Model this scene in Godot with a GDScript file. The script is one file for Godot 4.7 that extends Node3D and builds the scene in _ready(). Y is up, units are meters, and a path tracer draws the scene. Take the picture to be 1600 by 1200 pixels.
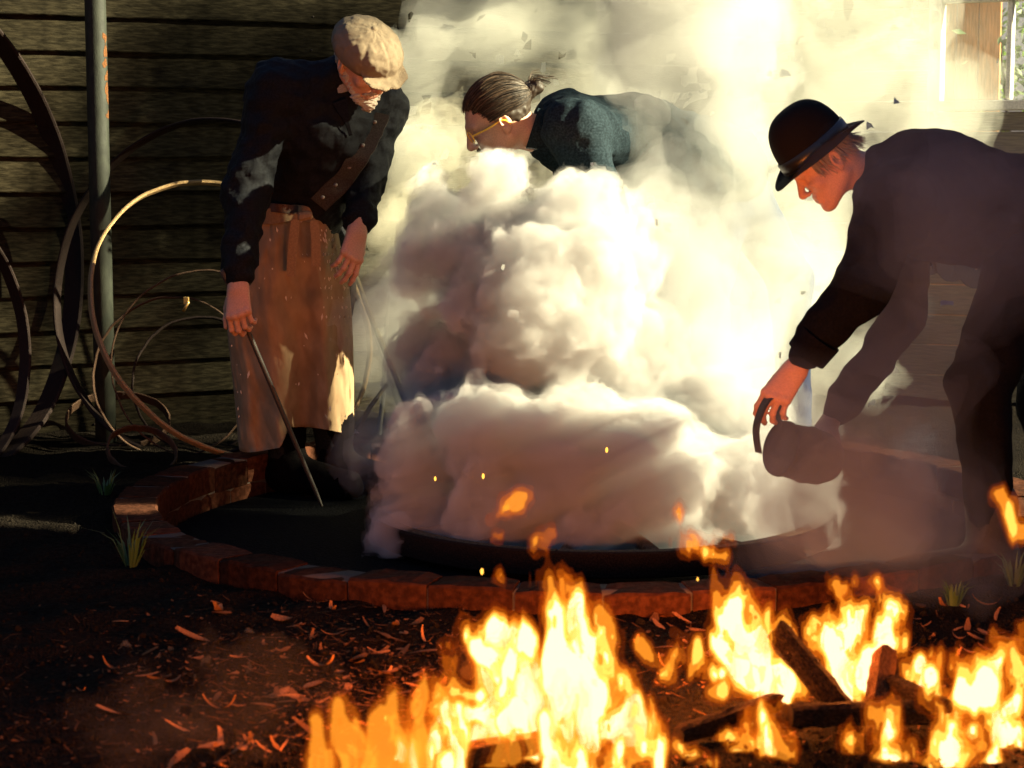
extends Node3D
# A wheelwright's yard: three people round a brick pit where a hot iron tyre smokes on a wheel, a fire in front, a weatherboard wall behind.

const F := 3000.0                      # focal length of the photograph in its own pixels
const EYE := 1.12
const TILT := 0.11606
const RING := Vector3(0.22, 0.0, -6.0)  # centre of the brick pit
const WALL_AT := Vector3(-2.0, 0.0, -7.65)
const WALL_TURN := 0.4538               # 26 degrees

var rng := RandomNumberGenerator.new()
var mats := {}
var jobs := []
var results := []
var used := {}

func _ready() -> void:
	rng.seed = 77
	camera_and_light()
	setting()
	people()
	fire()
	smoke()
	run_jobs()

func camera_and_light() -> void:
	var cam := Camera3D.new(); cam.name = "camera"; add_child(cam)
	cam.position = Vector3(0, EYE, 0); cam.rotation.x = -TILT
	cam.fov = rad_to_deg(2.0 * atan(600.0 / F)); cam.near = 0.05; cam.far = 200.0
	var ca := CameraAttributesPhysical.new()
	ca.frustum_focal_length = 60.0; ca.frustum_near = 0.05; ca.frustum_far = 200.0
	ca.frustum_focus_distance = 6.35; ca.exposure_aperture = 5.0
	cam.attributes = ca
	var e := Environment.new(); e.background_mode = Environment.BG_SKY
	var sk := Sky.new(); var sm := ProceduralSkyMaterial.new(); sk.sky_material = sm; e.sky = sk
	sm.sky_top_color = Color(0.34, 0.44, 0.62); sm.sky_horizon_color = Color(0.66, 0.62, 0.56); sm.sky_curve = 0.2
	sm.ground_bottom_color = Color(0.1, 0.09, 0.08); sm.ground_horizon_color = Color(0.4, 0.38, 0.35)
	e.background_energy_multiplier = 0.16
	e.tonemap_mode = Environment.TONE_MAPPER_LINEAR; e.tonemap_exposure = 7.0
	e.volumetric_fog_enabled = true; e.volumetric_fog_density = 0.0
	e.sdfgi_enabled = true; e.ssao_enabled = true; e.ssil_enabled = true
	var we := WorldEnvironment.new(); we.name = "environment"; we.environment = e; add_child(we)
	var sun := DirectionalLight3D.new(); sun.name = "sun"; add_child(sun)
	sun.light_energy = 1.6; sun.light_color = Color(1.0, 0.965, 0.80); sun.light_angular_distance = 0.5; sun.shadow_enabled = true
	sun.look_at_from_position(Vector3(.98, .47, .08), Vector3.ZERO)

# ---------------------------------------------------------------- helpers

func at(px: float, py: float, depth: float) -> Vector3:   # the point seen at that pixel of the photograph, so far in front of the camera
	var a := (px - 800.0) / F
	var b := (600.0 - py) / F
	var d := depth / (cos(TILT) + b * sin(TILT))
	return Vector3(a * d, EYE + d * (b * cos(TILT) - sin(TILT)), -depth)

func on_ground(px: float, py: float, y := 0.03) -> Vector3:
	var b := (600.0 - py) / F
	var up := b * cos(TILT) - sin(TILT)
	var d := (y - EYE) / up
	return Vector3((px - 800.0) / F * d, y, -d * (cos(TILT) + b * sin(TILT)))

func numbered(called: String) -> String:
	if not used.has(called):
		used[called] = 0
		return called
	used[called] += 1
	return "%s_%03d" % [called, used[called]]

func tag(o: Node, label := "", category := "", group := "", kind := "") -> void:
	if label: o.set_meta("label", label)
	if category: o.set_meta("category", category)
	if group: o.set_meta("group", group)
	if kind: o.set_meta("kind", kind)

func thing(called: String, label: String, category: String, where := Vector3.ZERO, group := "") -> Node3D:
	var o := Node3D.new(); o.name = numbered(called); add_child(o); o.position = where
	tag(o, label, category, group)
	return o

func part(called: String, mesh: Mesh, m: Material, parent: Node, where := Transform3D()) -> MeshInstance3D:
	var o := MeshInstance3D.new(); o.mesh = mesh; o.material_override = m; o.transform = where
	if parent == self:
		o.name = numbered(called)
	else:
		var k := 0
		var c := called
		while parent.has_node(NodePath(c)):
			k += 1
			c = "%s_%03d" % [called, k]
		o.name = c
	parent.add_child(o, true)
	return o

func lin(r: float, g: float, b: float) -> Color:
	return Color(r, g, b).linear_to_srgb()

func plain(called: String, c: Color, rough := 0.8, metal := 0.0) -> StandardMaterial3D:
	var m := StandardMaterial3D.new(); m.resource_name = called
	m.albedo_color = c.linear_to_srgb(); m.roughness = rough; m.metallic = metal
	return m

# A surface with two noises: broad patches of tone and a finer relief. Colours are linear.
func surf(called: String, dark: Color, light: Color, rough: float, scale: Vector3, freq := 0.02, bump := 0.0, bump_freq := 0.05, sd := 1, metal := 0.0, octaves := 4) -> StandardMaterial3D:
	if mats.has(called):
		return mats[called]
	var m := StandardMaterial3D.new(); m.resource_name = called
	# dark = light * ratio, so that a few grey noises serve all materials
	var ratio := clampf(snappedf((dark.r + dark.g + dark.b) / maxf(light.r + light.g + light.b, 1e-4), 0.15), 0.15, 0.9)
	var fq: float = [0.012, 0.02, 0.03, 0.045, 0.07][[0.012, 0.02, 0.03, 0.045, 0.07].map(func(q): return absf(log(q / freq))).find([0.012, 0.02, 0.03, 0.045, 0.07].map(func(q): return absf(log(q / freq))).min())]
	var key := "tone %s %s" % [ratio, fq]
	if not mats.has(key):
		var g := Gradient.new(); g.set_color(0, Color(ratio, ratio, ratio).linear_to_srgb()); g.set_color(1, Color.WHITE); g.set_offset(0, 0.2); g.set_offset(1, 0.8)
		mats[key] = noise_picture(fq, int(fq * 1000) + int(ratio * 10), octaves, g)
	m.albedo_texture = mats[key]; m.albedo_color = light.linear_to_srgb(); m.roughness = rough; m.metallic = metal
	m.metallic_specular = 0.12 if rough > 0.65 and metal < 0.1 else 0.4
	m.uv1_triplanar = true; m.uv1_scale = scale; m.uv1_offset = Vector3(sd * 0.37, sd * 0.61, sd * 0.23)
	if bump > 0.0:
		var bf := 0.02 if bump_freq < 0.035 else (0.06 if bump_freq < 0.085 else (0.11 if bump_freq < 0.16 else 0.22))
		var bk := "relief %s" % bf
		if not mats.has(bk): mats[bk] = noise_picture(bf, 50 + int(bf * 100), 4, null)
		m.heightmap_enabled = true; m.heightmap_texture = mats[bk]; m.heightmap_scale = bump
	mats[called] = m
	return m

func noise_picture(freq: float, sd: int, octaves: int, ramp: Gradient) -> NoiseTexture2D:
	var n := FastNoiseLite.new(); n.seed = sd; n.frequency = freq; n.fractal_octaves = octaves; n.noise_type = FastNoiseLite.TYPE_SIMPLEX
	var t := NoiseTexture2D.new(); t.width = 512; t.height = 512; t.seamless = true; t.noise = n
	if ramp: t.color_ramp = ramp
	return t

func noise(freq: float, sd: int, octaves := 3, kind := FastNoiseLite.TYPE_SIMPLEX_SMOOTH) -> FastNoiseLite:
	var n := FastNoiseLite.new(); n.seed = sd; n.frequency = freq; n.fractal_octaves = octaves; n.noise_type = kind
	return n

func frame_of(fwd: Vector3, up: Vector3) -> Basis:   # x = the person's left, y = up, z = forward
	var f := fwd.normalized()
	var l := up.cross(f).normalized()
	return Basis(l, f.cross(l), f)

func along(a: Vector3, b: Vector3, side := Vector3.UP) -> Transform3D:   # y runs from a to b, origin at a
	var y := (b - a).normalized()
	var x := side.cross(y)
	if x.length() < 0.01: x = Vector3(0.3, 0.1, 1).cross(y)
	x = x.normalized()
	return Transform3D(Basis(x, y, x.cross(y)), a)

# --- meshes

func mesh_of(pos: PackedVector3Array, idx: PackedInt32Array, nor := PackedVector3Array(), sharp := false) -> ArrayMesh:
	var a := []; a.resize(Mesh.ARRAY_MAX)
	if nor.size():
		a[Mesh.ARRAY_VERTEX] = pos; a[Mesh.ARRAY_NORMAL] = nor; a[Mesh.ARRAY_INDEX] = idx
		var m := ArrayMesh.new(); m.add_surface_from_arrays(Mesh.PRIMITIVE_TRIANGLES, a)
		return m
	var st := SurfaceTool.new(); st.begin(Mesh.PRIMITIVE_TRIANGLES)
	for i in idx:
		st.set_smooth_group(-1 if sharp else 0)
		st.add_vertex(pos[i])
	st.generate_normals()
	return st.commit()

# A box with its long edges chamfered and its corners a little uneven.
func block(size: Vector3, bevel: float, rough := 0.0, sd := 0) -> ArrayMesh:
	var r := RandomNumberGenerator.new(); r.seed = sd + 11
	var h := size / 2.0
	var b := minf(bevel, minf(h.x, minf(h.y, h.z)) * 0.8)
	var pos := PackedVector3Array(); var idx := PackedInt32Array()
	var v := {}
	for sx in [-1, 1]:
		for sy in [-1, 1]:
			for sz in [-1, 1]:
				var j := Vector3(r.randf_range(-1, 1), r.randf_range(-1, 1), r.randf_range(-1, 1)) * rough
				var c := Vector3(sx * h.x, sy * h.y, sz * h.z) + j
				for k in 3:
					var p := c
					for q in 3:
						if q != k: p[q] -= signf(c[q]) * b
					v[[sx, sy, sz, k]] = pos.size(); pos.append(p)
	var tri := func(a, c, d):
		var n := (pos[c] - pos[a]).cross(pos[d] - pos[a])
		if n.dot(pos[a] + pos[c] + pos[d]) > 0.0:
			idx.append_array([a, d, c])
		else:
			idx.append_array([a, c, d])
	var rect := func(a, c, d, e): tri.call(a, c, d); tri.call(a, d, e)
	for k in 3:
		var u := (k + 1) % 3; var w := (k + 2) % 3
		for s in [-1, 1]:
			var q := []
			for e in [[-1, -1], [1, -1], [1, 1], [-1, 1]]:
				var key := [0, 0, 0, k]; key[k] = s; key[u] = e[0]; key[w] = e[1]
				q.append(v[key])
			rect.call(q[0], q[1], q[2], q[3])
		for su in [-1, 1]:
			for sw in [-1, 1]:
				var q := []
				for e in [[-1, u], [1, u], [1, w], [-1, w]]:
					var key := [0, 0, 0, e[1]]; key[k] = e[0]; key[u] = su; key[w] = sw
					q.append(v[key])
				rect.call(q[0], q[1], q[2], q[3])
	for sx in [-1, 1]:
		for sy in [-1, 1]:
			for sz in [-1, 1]:
				tri.call(v[[sx, sy, sz, 0]], v[[sx, sy, sz, 1]], v[[sx, sy, sz, 2]])
	return mesh_of(pos, idx, PackedVector3Array(), true)

# A tube through points; radii per point (array) ; flat squeezes its section along the given axis.
func tube(pts: Array, radii: Array, sides := 8, closed := false) -> ArrayMesh:
	var st := SurfaceTool.new(); st.begin(Mesh.PRIMITIVE_TRIANGLES)
	add_tube(st, pts, radii, sides, closed)
	st.generate_normals()
	return st.commit()

func add_tube(st: SurfaceTool, pts: Array, radii: Array, sides := 8, closed := false) -> void:
	var n := pts.size()
	var rings := []
	var prev := Vector3.UP
	for i in n:
		var t: Vector3
		if closed: t = pts[(i + 1) % n] - pts[(i + n - 1) % n]
		else: t = pts[mini(i + 1, n - 1)] - pts[maxi(i - 1, 0)]
		t = t.normalized()
		if i == 0:
			prev = Vector3.UP if absf(t.y) < 0.9 else Vector3.RIGHT
		var x := t.cross(prev).normalized()
		var y := x.cross(t)
		prev = y
		var ring := []
		for k in sides:
			var a := TAU * k / sides
			ring.append(pts[i] + (x * cos(a) + y * sin(a)) * radii[mini(i, radii.size() - 1)])
		rings.append(ring)
	st.set_smooth_group(0)
	for i in (n if closed else n - 1):
		var p: Array = rings[i]; var q: Array = rings[(i + 1) % n]
		for k in sides:
			var l := (k + 1) % sides
			for w in [p[k], p[l], q[l], p[k], q[l], q[k]]: st.add_vertex(w)
	if not closed:
		st.set_smooth_group(1)
		for k in range(1, sides - 1):
			for w in [rings[0][0], rings[0][k + 1], rings[0][k]]: st.add_vertex(w)
			for w in [rings[n - 1][0], rings[n - 1][k], rings[n - 1][k + 1]]: st.add_vertex(w)

func lathe(profile: Array, sides := 32, arc := TAU) -> ArrayMesh:   # profile of Vector2(radius, y)
	var st := SurfaceTool.new(); st.begin(Mesh.PRIMITIVE_TRIANGLES)
	for i in profile.size() - 1:
		st.set_smooth_group(0)
		var p: Vector2 = profile[i]; var q: Vector2 = profile[i + 1]
		for k in sides:
			var a := arc * k / sides; var b := arc * (k + 1) / sides
			var v := [Vector3(p.x * cos(a), p.y, p.x * sin(a)), Vector3(p.x * cos(b), p.y, p.x * sin(b)), Vector3(q.x * cos(b), q.y, q.x * sin(b)), Vector3(q.x * cos(a), q.y, q.x * sin(a))]
			for w in [v[0], v[1], v[2], v[0], v[2], v[3]]: st.add_vertex(w)
	st.generate_normals()
	return st.commit()

# A flat iron band bent into a ring (or an arc of one): thick radially, wide along its axis, hammered a little uneven.
func band(r: float, thick: float, wide: float, steps := 96, from := 0.0, to := TAU, wobble := 0.0, sd := 1) -> ArrayMesh:
	var st := SurfaceTool.new(); st.begin(Mesh.PRIMITIVE_TRIANGLES)
	var n := noise(1.3, sd)
	var sec := []
	for i in steps + 1:
		var a := from + (to - from) * i / steps
		var q := r + wobble * n.get_noise_2d(cos(a) * 2.0, sin(a) * 2.0)
		var w := wide / 2.0
		var dir := Vector3(cos(a), sin(a), 0)
		var c := thick * 0.3
		sec.append([dir * (q - thick) + Vector3(0, 0, -w + c), dir * (q - thick) + Vector3(0, 0, w - c), dir * (q - thick + c) + Vector3(0, 0, w), dir * (q - c) + Vector3(0, 0, w), dir * q + Vector3(0, 0, w - c), dir * q + Vector3(0, 0, -w + c), dir * (q - c) + Vector3(0, 0, -w), dir * (q - thick + c) + Vector3(0, 0, -w)])
	for i in steps:
		for k in 8:
			st.set_smooth_group(k)
			var l := (k + 1) % 8
			for v in [sec[i][k], sec[i + 1][k], sec[i + 1][l], sec[i][k], sec[i + 1][l], sec[i][l]]: st.add_vertex(v)
	if to - from < TAU - 0.001:
		for e in [0, steps]:
			st.set_smooth_group(9)
			for k in range(1, 7):
				for v in [sec[e][0], sec[e][k], sec[e][k + 1]]: st.add_vertex(v)
	st.generate_normals()
	return st.commit()

# --- distance fields, meshed as surface nets

class Vox:
	var n: Vector3i
	var org: Vector3
	var cell: float
	var pad := 0.0     # how far beyond a shape its distance is written
	var f := PackedFloat32Array()
	func _init(lo: Vector3, hi: Vector3, c: float, start := 1.0):
		cell = c; org = lo
		n = Vector3i(((hi - lo) / c).ceil()) + Vector3i(2, 2, 2)
		f.resize(n.x * n.y * n.z); f.fill(start)
	func lo_of(p: Vector3) -> Vector3i:
		return Vector3i(((p - org) / cell).floor()).clamp(Vector3i.ZERO, n - Vector3i.ONE)
	func cap(a: Vector3, b: Vector3, ra: float, rb: float, k := 0.02) -> void:
		var r := maxf(ra, rb) + k + pad + cell * 2.0
		var v := Vector3(r, r, r)
		var lo := lo_of(a.min(b) - v); var hi := lo_of(a.max(b) + v)
		var ba := b - a
		var inv := 1.0 / maxf(ba.length_squared(), 1e-9)
		var dr := rb - ra
		for z in range(lo.z, hi.z + 1):
			for y in range(lo.y, hi.y + 1):
				var i := n.x * (y + n.y * z) + lo.x
				var q := org + Vector3(lo.x, y, z) * cell - a
				for x in range(lo.x, hi.x + 1):
					var h := clampf(q.dot(ba) * inv, 0.0, 1.0)
					var d := (q - ba * h).length() - ra - dr * h
					var o := f[i]
					var s := k - absf(d - o)
					f[i] = minf(d, o) - (s * s / k * 0.25 if s > 0.0 else 0.0)
					i += 1
					q.x += cell
	func ball(c: Vector3, r: float, k: float) -> void:
		var m := r + k + pad + cell * 2.0
		var lo := lo_of(c - Vector3(m, m, m)); var hi := lo_of(c + Vector3(m, m, m))
		for z in range(lo.z, hi.z + 1):
			for y in range(lo.y, hi.y + 1):
				var i := n.x * (y + n.y * z) + lo.x
				var q := org + Vector3(lo.x, y, z) * cell - c
				if q.y * q.y + q.z * q.z > m * m: continue
				for x in range(lo.x, hi.x + 1):
					var d := q.length() - r
					var o := f[i]
					var s := k - absf(d - o)
					f[i] = minf(d, o) - (s * s / k * 0.25 if s > 0.0 else 0.0)
					i += 1
					q.x += cell
	func ell(c: Vector3, ba: Basis, r: Vector3, k := 0.02, cut := false) -> void:
		var m := maxf(r.x, maxf(r.y, r.z)) + k + pad + cell * 2.0
		var v := Vector3(m, m, m)
		var lo := lo_of(c - v); var hi := lo_of(c + v)
		var inv := ba.transposed()
		var step := inv * Vector3(cell, 0, 0)
		var r2 := r * r
		for z in range(lo.z, hi.z + 1):
			for y in range(lo.y, hi.y + 1):
				var i := n.x * (y + n.y * z) + lo.x
				var q: Vector3 = inv * (org + Vector3(lo.x, y, z) * cell - c)
				for x in range(lo.x, hi.x + 1):
					var k0 := (q / r).length()
					var d := k0 * (k0 - 1.0) / maxf((q / r2).length(), 1e-6)
					var o := f[i]
					if cut:
						var s := k - absf(-d - o)
						f[i] = maxf(-d, o) + (s * s / k * 0.25 if s > 0.0 else 0.0)
					else:
						var s := k - absf(d - o)
						f[i] = minf(d, o) - (s * s / k * 0.25 if s > 0.0 else 0.0)
					i += 1
					q += step
	func rough(nz: FastNoiseLite, amp: float, scale := Vector3.ONE, band := 0.1, bias := 0.0) -> void:
		var i := 0
		for z in n.z:
			for y in n.y:
				var q := (org + Vector3(0, y, z) * cell) * scale
				for x in n.x:
					var d := f[i]
					if d < band and d > -band:
						f[i] = d + amp * nz.get_noise_3d(q.x, q.y, q.z) + bias
					i += 1
					q.x += cell * scale.x
	func cut_below(y0: float) -> void:
		for z in n.z:
			for y in n.y:
				var q := y0 - (org.y + y * cell)
				var i := n.x * (y + n.y * z)
				for x in n.x:
					f[i] = maxf(f[i], q)
					i += 1
	func close() -> void:   # nothing may run out of the grid
		for z in n.z:
			for y in n.y:
				for x in n.x:
					if x == 0 or y == 0 or z == 0 or x >= n.x - 2 or y >= n.y - 2 or z >= n.z - 2:
						var i := n.x * (y + n.y * z) + x
						f[i] = maxf(f[i], cell * 0.5)
	func value(p: Vector3) -> float:
		var c := lo_of(p)
		return f[c.x + n.x * (c.y + n.y * c.z)]
	func onto(from: Vector3, dir: Vector3, reach := 2.0) -> Vector3:   # first point of the surface along a ray
		var t := 0.0
		while t < reach:
			var p := from + dir * t
			if p.x > org.x and p.y > org.y and p.z > org.z and value(p) < 0.0 and (p - org).x < n.x * cell and (p - org).y < n.y * cell and (p - org).z < n.z * cell:
				return p
			t += cell * 0.25
		return from + dir * reach * 0.5
	func nets(iso := 0.0) -> Array:
		var nx := n.x; var ny := n.y; var nz := n.z
		var sy := nx; var sz := nx * ny
		var ids := PackedInt32Array(); ids.resize(nx * ny * nz); ids.fill(-1)
		var pos := PackedVector3Array()
		var nor := PackedVector3Array()
		var idx := PackedInt32Array()
		for z in range(nz - 1):
			for y in range(ny - 1):
				var b := z * sz + y * sy
				for x in range(nx - 1):
					var i := b + x
					var v0 := f[i] - iso
					var v7 := f[i + sz + sy + 1] - iso
					if absf(v0) > cell * 3.0 and absf(v7) > cell * 3.0 and v0 * v7 > 0.0:
						continue
					var v1 := f[i + 1] - iso
					var v2 := f[i + sy] - iso
					var v3 := f[i + sy + 1] - iso
					var v4 := f[i + sz] - iso
					var v5 := f[i + sz + 1] - iso
					var v6 := f[i + sz + sy] - iso
					var s := int(v0 < 0.0) + int(v1 < 0.0) + int(v2 < 0.0) + int(v3 < 0.0) + int(v4 < 0.0) + int(v5 < 0.0) + int(v6 < 0.0) + int(v7 < 0.0)
					if s == 0 or s == 8:
						continue
					var p := Vector3.ZERO
					var c := 0
					if (v0 < 0.0) != (v1 < 0.0): p += Vector3(v0 / (v0 - v1), 0, 0); c += 1
					if (v2 < 0.0) != (v3 < 0.0): p += Vector3(v2 / (v2 - v3), 1, 0); c += 1
					if (v4 < 0.0) != (v5 < 0.0): p += Vector3(v4 / (v4 - v5), 0, 1); c += 1
					if (v6 < 0.0) != (v7 < 0.0): p += Vector3(v6 / (v6 - v7), 1, 1); c += 1
					if (v0 < 0.0) != (v2 < 0.0): p += Vector3(0, v0 / (v0 - v2), 0); c += 1
					if (v1 < 0.0) != (v3 < 0.0): p += Vector3(1, v1 / (v1 - v3), 0); c += 1
					if (v4 < 0.0) != (v6 < 0.0): p += Vector3(0, v4 / (v4 - v6), 1); c += 1
					if (v5 < 0.0) != (v7 < 0.0): p += Vector3(1, v5 / (v5 - v7), 1); c += 1
					if (v0 < 0.0) != (v4 < 0.0): p += Vector3(0, 0, v0 / (v0 - v4)); c += 1
					if (v1 < 0.0) != (v5 < 0.0): p += Vector3(1, 0, v1 / (v1 - v5)); c += 1
					if (v2 < 0.0) != (v6 < 0.0): p += Vector3(0, 1, v2 / (v2 - v6)); c += 1
					if (v3 < 0.0) != (v7 < 0.0): p += Vector3(1, 1, v3 / (v3 - v7)); c += 1
					ids[i] = pos.size()
					pos.append(org + (Vector3(x, y, z) + p / c) * cell)
					nor.append(Vector3(v1 + v3 + v5 + v7 - v0 - v2 - v4 - v6, v2 + v3 + v6 + v7 - v0 - v1 - v4 - v5, v4 + v5 + v6 + v7 - v0 - v1 - v2 - v3).normalized())
					if y > 0 and z > 0 and (v0 < 0.0) != (v1 < 0.0):
						quad(idx, ids[i], ids[i - sy], ids[i - sy - sz], ids[i - sz], v0 < 0.0)
					if x > 0 and z > 0 and (v0 < 0.0) != (v2 < 0.0):
						quad(idx, ids[i], ids[i - sz], ids[i - sz - 1], ids[i - 1], v0 < 0.0)
					if x > 0 and y > 0 and (v0 < 0.0) != (v4 < 0.0):
						quad(idx, ids[i], ids[i - 1], ids[i - 1 - sy], ids[i - sy], v0 < 0.0)
		return [pos, nor, idx]
	static func quad(idx: PackedInt32Array, a: int, b: int, c: int, d: int, flip: bool) -> void:
		if a < 0 or b < 0 or c < 0 or d < 0:
			return
		if flip:
			idx.append(a); idx.append(d); idx.append(c); idx.append(a); idx.append(c); idx.append(b)
		else:
			idx.append(a); idx.append(b); idx.append(c); idx.append(a); idx.append(c); idx.append(d)

func merged(list: Array) -> Array:   # several [positions, normals, indices] as one
	var pos := PackedVector3Array(); var nor := PackedVector3Array(); var idx := PackedInt32Array()
	for m in list:
		var at0 := pos.size()
		pos.append_array(m[0]); nor.append_array(m[1])
		for i in m[2]: idx.append(i + at0)
	return [pos, nor, idx]

# Work that may run on several cores: work() returns one mesh as [positions, normals, indices], or one for each node; the nodes exist already and get them.
func later(o, work: Callable) -> void:
	jobs.append([o if o is Array else [o], work])

func run_jobs() -> void:
	results.resize(jobs.size())
	var t0 := Time.get_ticks_msec()
	var id := WorkerThreadPool.add_group_task(func(k: int):
		var t := Time.get_ticks_msec()
		results[k] = [jobs[k][1].call(), Time.get_ticks_msec() - t], jobs.size())
	WorkerThreadPool.wait_for_group_task_completion(id)
	var total := 0
	for k in jobs.size():
		var nodes: Array = jobs[k][0]
		total += results[k][1]
		if results[k][1] > 1500: print(nodes[0].get_parent().name, "/", nodes[0].name, " ", results[k][1])
		var got: Array = results[k][0]
		var list: Array = got if got[0] is Array else [got]
		for j in nodes.size():
			if list[j][0].size() == 0:
				nodes[j].get_parent().remove_child(nodes[j])
				nodes[j].free()
				continue
			nodes[j].mesh = mesh_of(list[j][0], list[j][2], list[j][1])
	print("fields meshed in ", Time.get_ticks_msec() - t0, " ms, work ", total)

# ---------------------------------------------------------------- the yard

func setting() -> void:
	ground()
	timber_wall()
	window_wall()
	brick_ring()
	wheel()
	hoops()
	odds_and_ends()

func ground_height(x: float, z: float, n: FastNoiseLite) -> float:
	return n.get_noise_2d(x, z) * 0.028 + 0.028

func ground() -> void:
	var n := noise(3.0, 5, 5)
	var pos := PackedVector3Array(); var idx := PackedInt32Array()
	var around := 560
	var r := 1.40; var step := 0.022; var rows := 0
	while r < 70.0:
		for k in around:
			var a := TAU * k / around
			var p := RING + Vector3(cos(a) * r, 0, sin(a) * r)
			p.y = ground_height(p.x, p.z, n) * smoothstep(12.0, 5.0, r) - (0.05 if rows == 0 else 0.0)
			pos.append(p)
		rows += 1
		r += step
		step *= 1.028
	for i in rows - 1:
		for k in around:
			var l := (k + 1) % around
			var a := i * around + k; var b := i * around + l; var c := a + around; var d := b + around
			idx.append_array([a, b, d, a, d, c])
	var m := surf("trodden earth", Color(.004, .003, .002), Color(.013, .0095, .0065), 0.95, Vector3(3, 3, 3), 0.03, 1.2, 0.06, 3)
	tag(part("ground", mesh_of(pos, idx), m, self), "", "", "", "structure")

func timber_wall() -> void:
	var w := thing("weatherboard_wall", "dark weathered wall of lapped horizontal timber boards behind the hoops", "wall", WALL_AT)
	w.rotation.y = WALL_TURN
	var woods := []
	for k in 4:
		var d := 0.75 + 0.18 * k
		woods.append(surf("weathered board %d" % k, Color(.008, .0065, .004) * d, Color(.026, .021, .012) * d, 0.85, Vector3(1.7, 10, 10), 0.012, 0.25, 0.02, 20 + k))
	var backing := surf("wall backing", Color(.02, .018, .015), Color(.03, .027, .02), 0.9, Vector3(2, 2, 2))
	var length := 5.1
	var nail := lathe([Vector2(0, .003), Vector2(.0045, .002), Vector2(.005, -.004)], 8)
	var nail_m := plain("nail head", Color(.02, .012, .008), 0.6, 0.5)
	var exposure := 0.139
	for i in 17:
		# each board is a wedge: thick lower edge standing out, thin top tucked under the next
		var y0 := 0.02 + i * exposure
		var nz := noise(1.6, 60 + i, 2)
		var st := SurfaceTool.new(); st.begin(Mesh.PRIMITIVE_TRIANGLES)
		var cuts := 46
		var rows := []
		for c in cuts + 1:
			var x := -1.0 + length * c / cuts
			var sag := nz.get_noise_1d(x) * 0.005
			var out := 0.036 + nz.get_noise_1d(x + 40.0) * 0.006
			rows.append([Vector3(x, y0 + sag, 0.0), Vector3(x, y0 + sag, out - 0.003), Vector3(x, y0 + 0.004 + sag, out), Vector3(x, y0 + exposure + 0.018, 0.006), Vector3(x, y0 + exposure + 0.018, 0.0)])
		for c in cuts:
			for k in 4:
				st.set_smooth_group(k)
				for v in [rows[c][k], rows[c + 1][k], rows[c + 1][k + 1], rows[c][k], rows[c + 1][k + 1], rows[c][k + 1]]: st.add_vertex(v)
		st.generate_normals()
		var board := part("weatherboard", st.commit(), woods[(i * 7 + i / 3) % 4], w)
		for c in 5:
			var nx := -0.62 + c * 0.95 + nz.get_noise_1d(c * 9.0) * 0.03
			part("nail", nail, nail_m, board, Transform3D(Basis(Vector3.RIGHT, PI / 2), Vector3(nx, y0 + 0.03, 0.033)))
	var bm := BoxMesh.new(); bm.size = Vector3(length, 2.5, 0.1)
	part("backing", bm, backing, w, Transform3D(Basis(), Vector3(-1.0 + length / 2, 1.2, -0.052)))
	# the steel pipe that stands in front of it
	var foot := at(166, 705, 7.42); foot.y = 0
	var pipe := thing("steel_pipe", "upright grey green steel pipe standing before the weatherboard wall", "pipe", foot)
	var pm := surf("painted pipe", Color(.007, .009, .006), Color(.018, .021, .014), 0.7, Vector3(4, 1.2, 4), 0.02, 0.06, 0.1, 31, 0.15)
	part("tube", lathe([Vector2(0.0, 2.6), Vector2(0.04, 2.6), Vector2(0.04, 2.0), Vector2(0.0402, 1.2), Vector2(0.04, 0.0), Vector2(0.0, 0.0)], 28), pm, pipe)
	var rust := surf("rust", Color(.05, .022, .010), Color(.14, .06, .025), 0.9, Vector3(6, 6, 6), 0.04)
	var nz2 := noise(9.0, 8)
	for k in 7:   # flakes where the paint is gone
		var y := 1.30 + k * 0.045 + rng.randf_range(-.012, .012)
		var st2 := SurfaceTool.new(); st2.begin(Mesh.PRIMITIVE_TRIANGLES)
		var a0 := 0.25 + rng.randf_range(-.18, .18)
		var c3 := Vector3(cos(-a0), 0, sin(-a0) * -1.0) * 0.0408
		for j in 9:
			var t := TAU * j / 9; var u := TAU * (j + 1) / 9
			var q := []
			for w2 in [t, u]:
				var rr := 0.013 + nz2.get_noise_2d(cos(w2) + k * 3.0, sin(w2)) * 0.012
				var aa: float = a0 + cos(w2) * rr / 0.0408
				q.append(Vector3(cos(aa) * 0.0409, y + sin(w2) * rr * 1.6, sin(aa) * 0.0409))
			for v in [Vector3(c3.x, y, absf(c3.z)) * 1.0, q[1], q[0]]: st2.add_vertex(v)
		st2.generate_normals()
		part("rust_patch", st2.commit(), rust, pipe)

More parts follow.
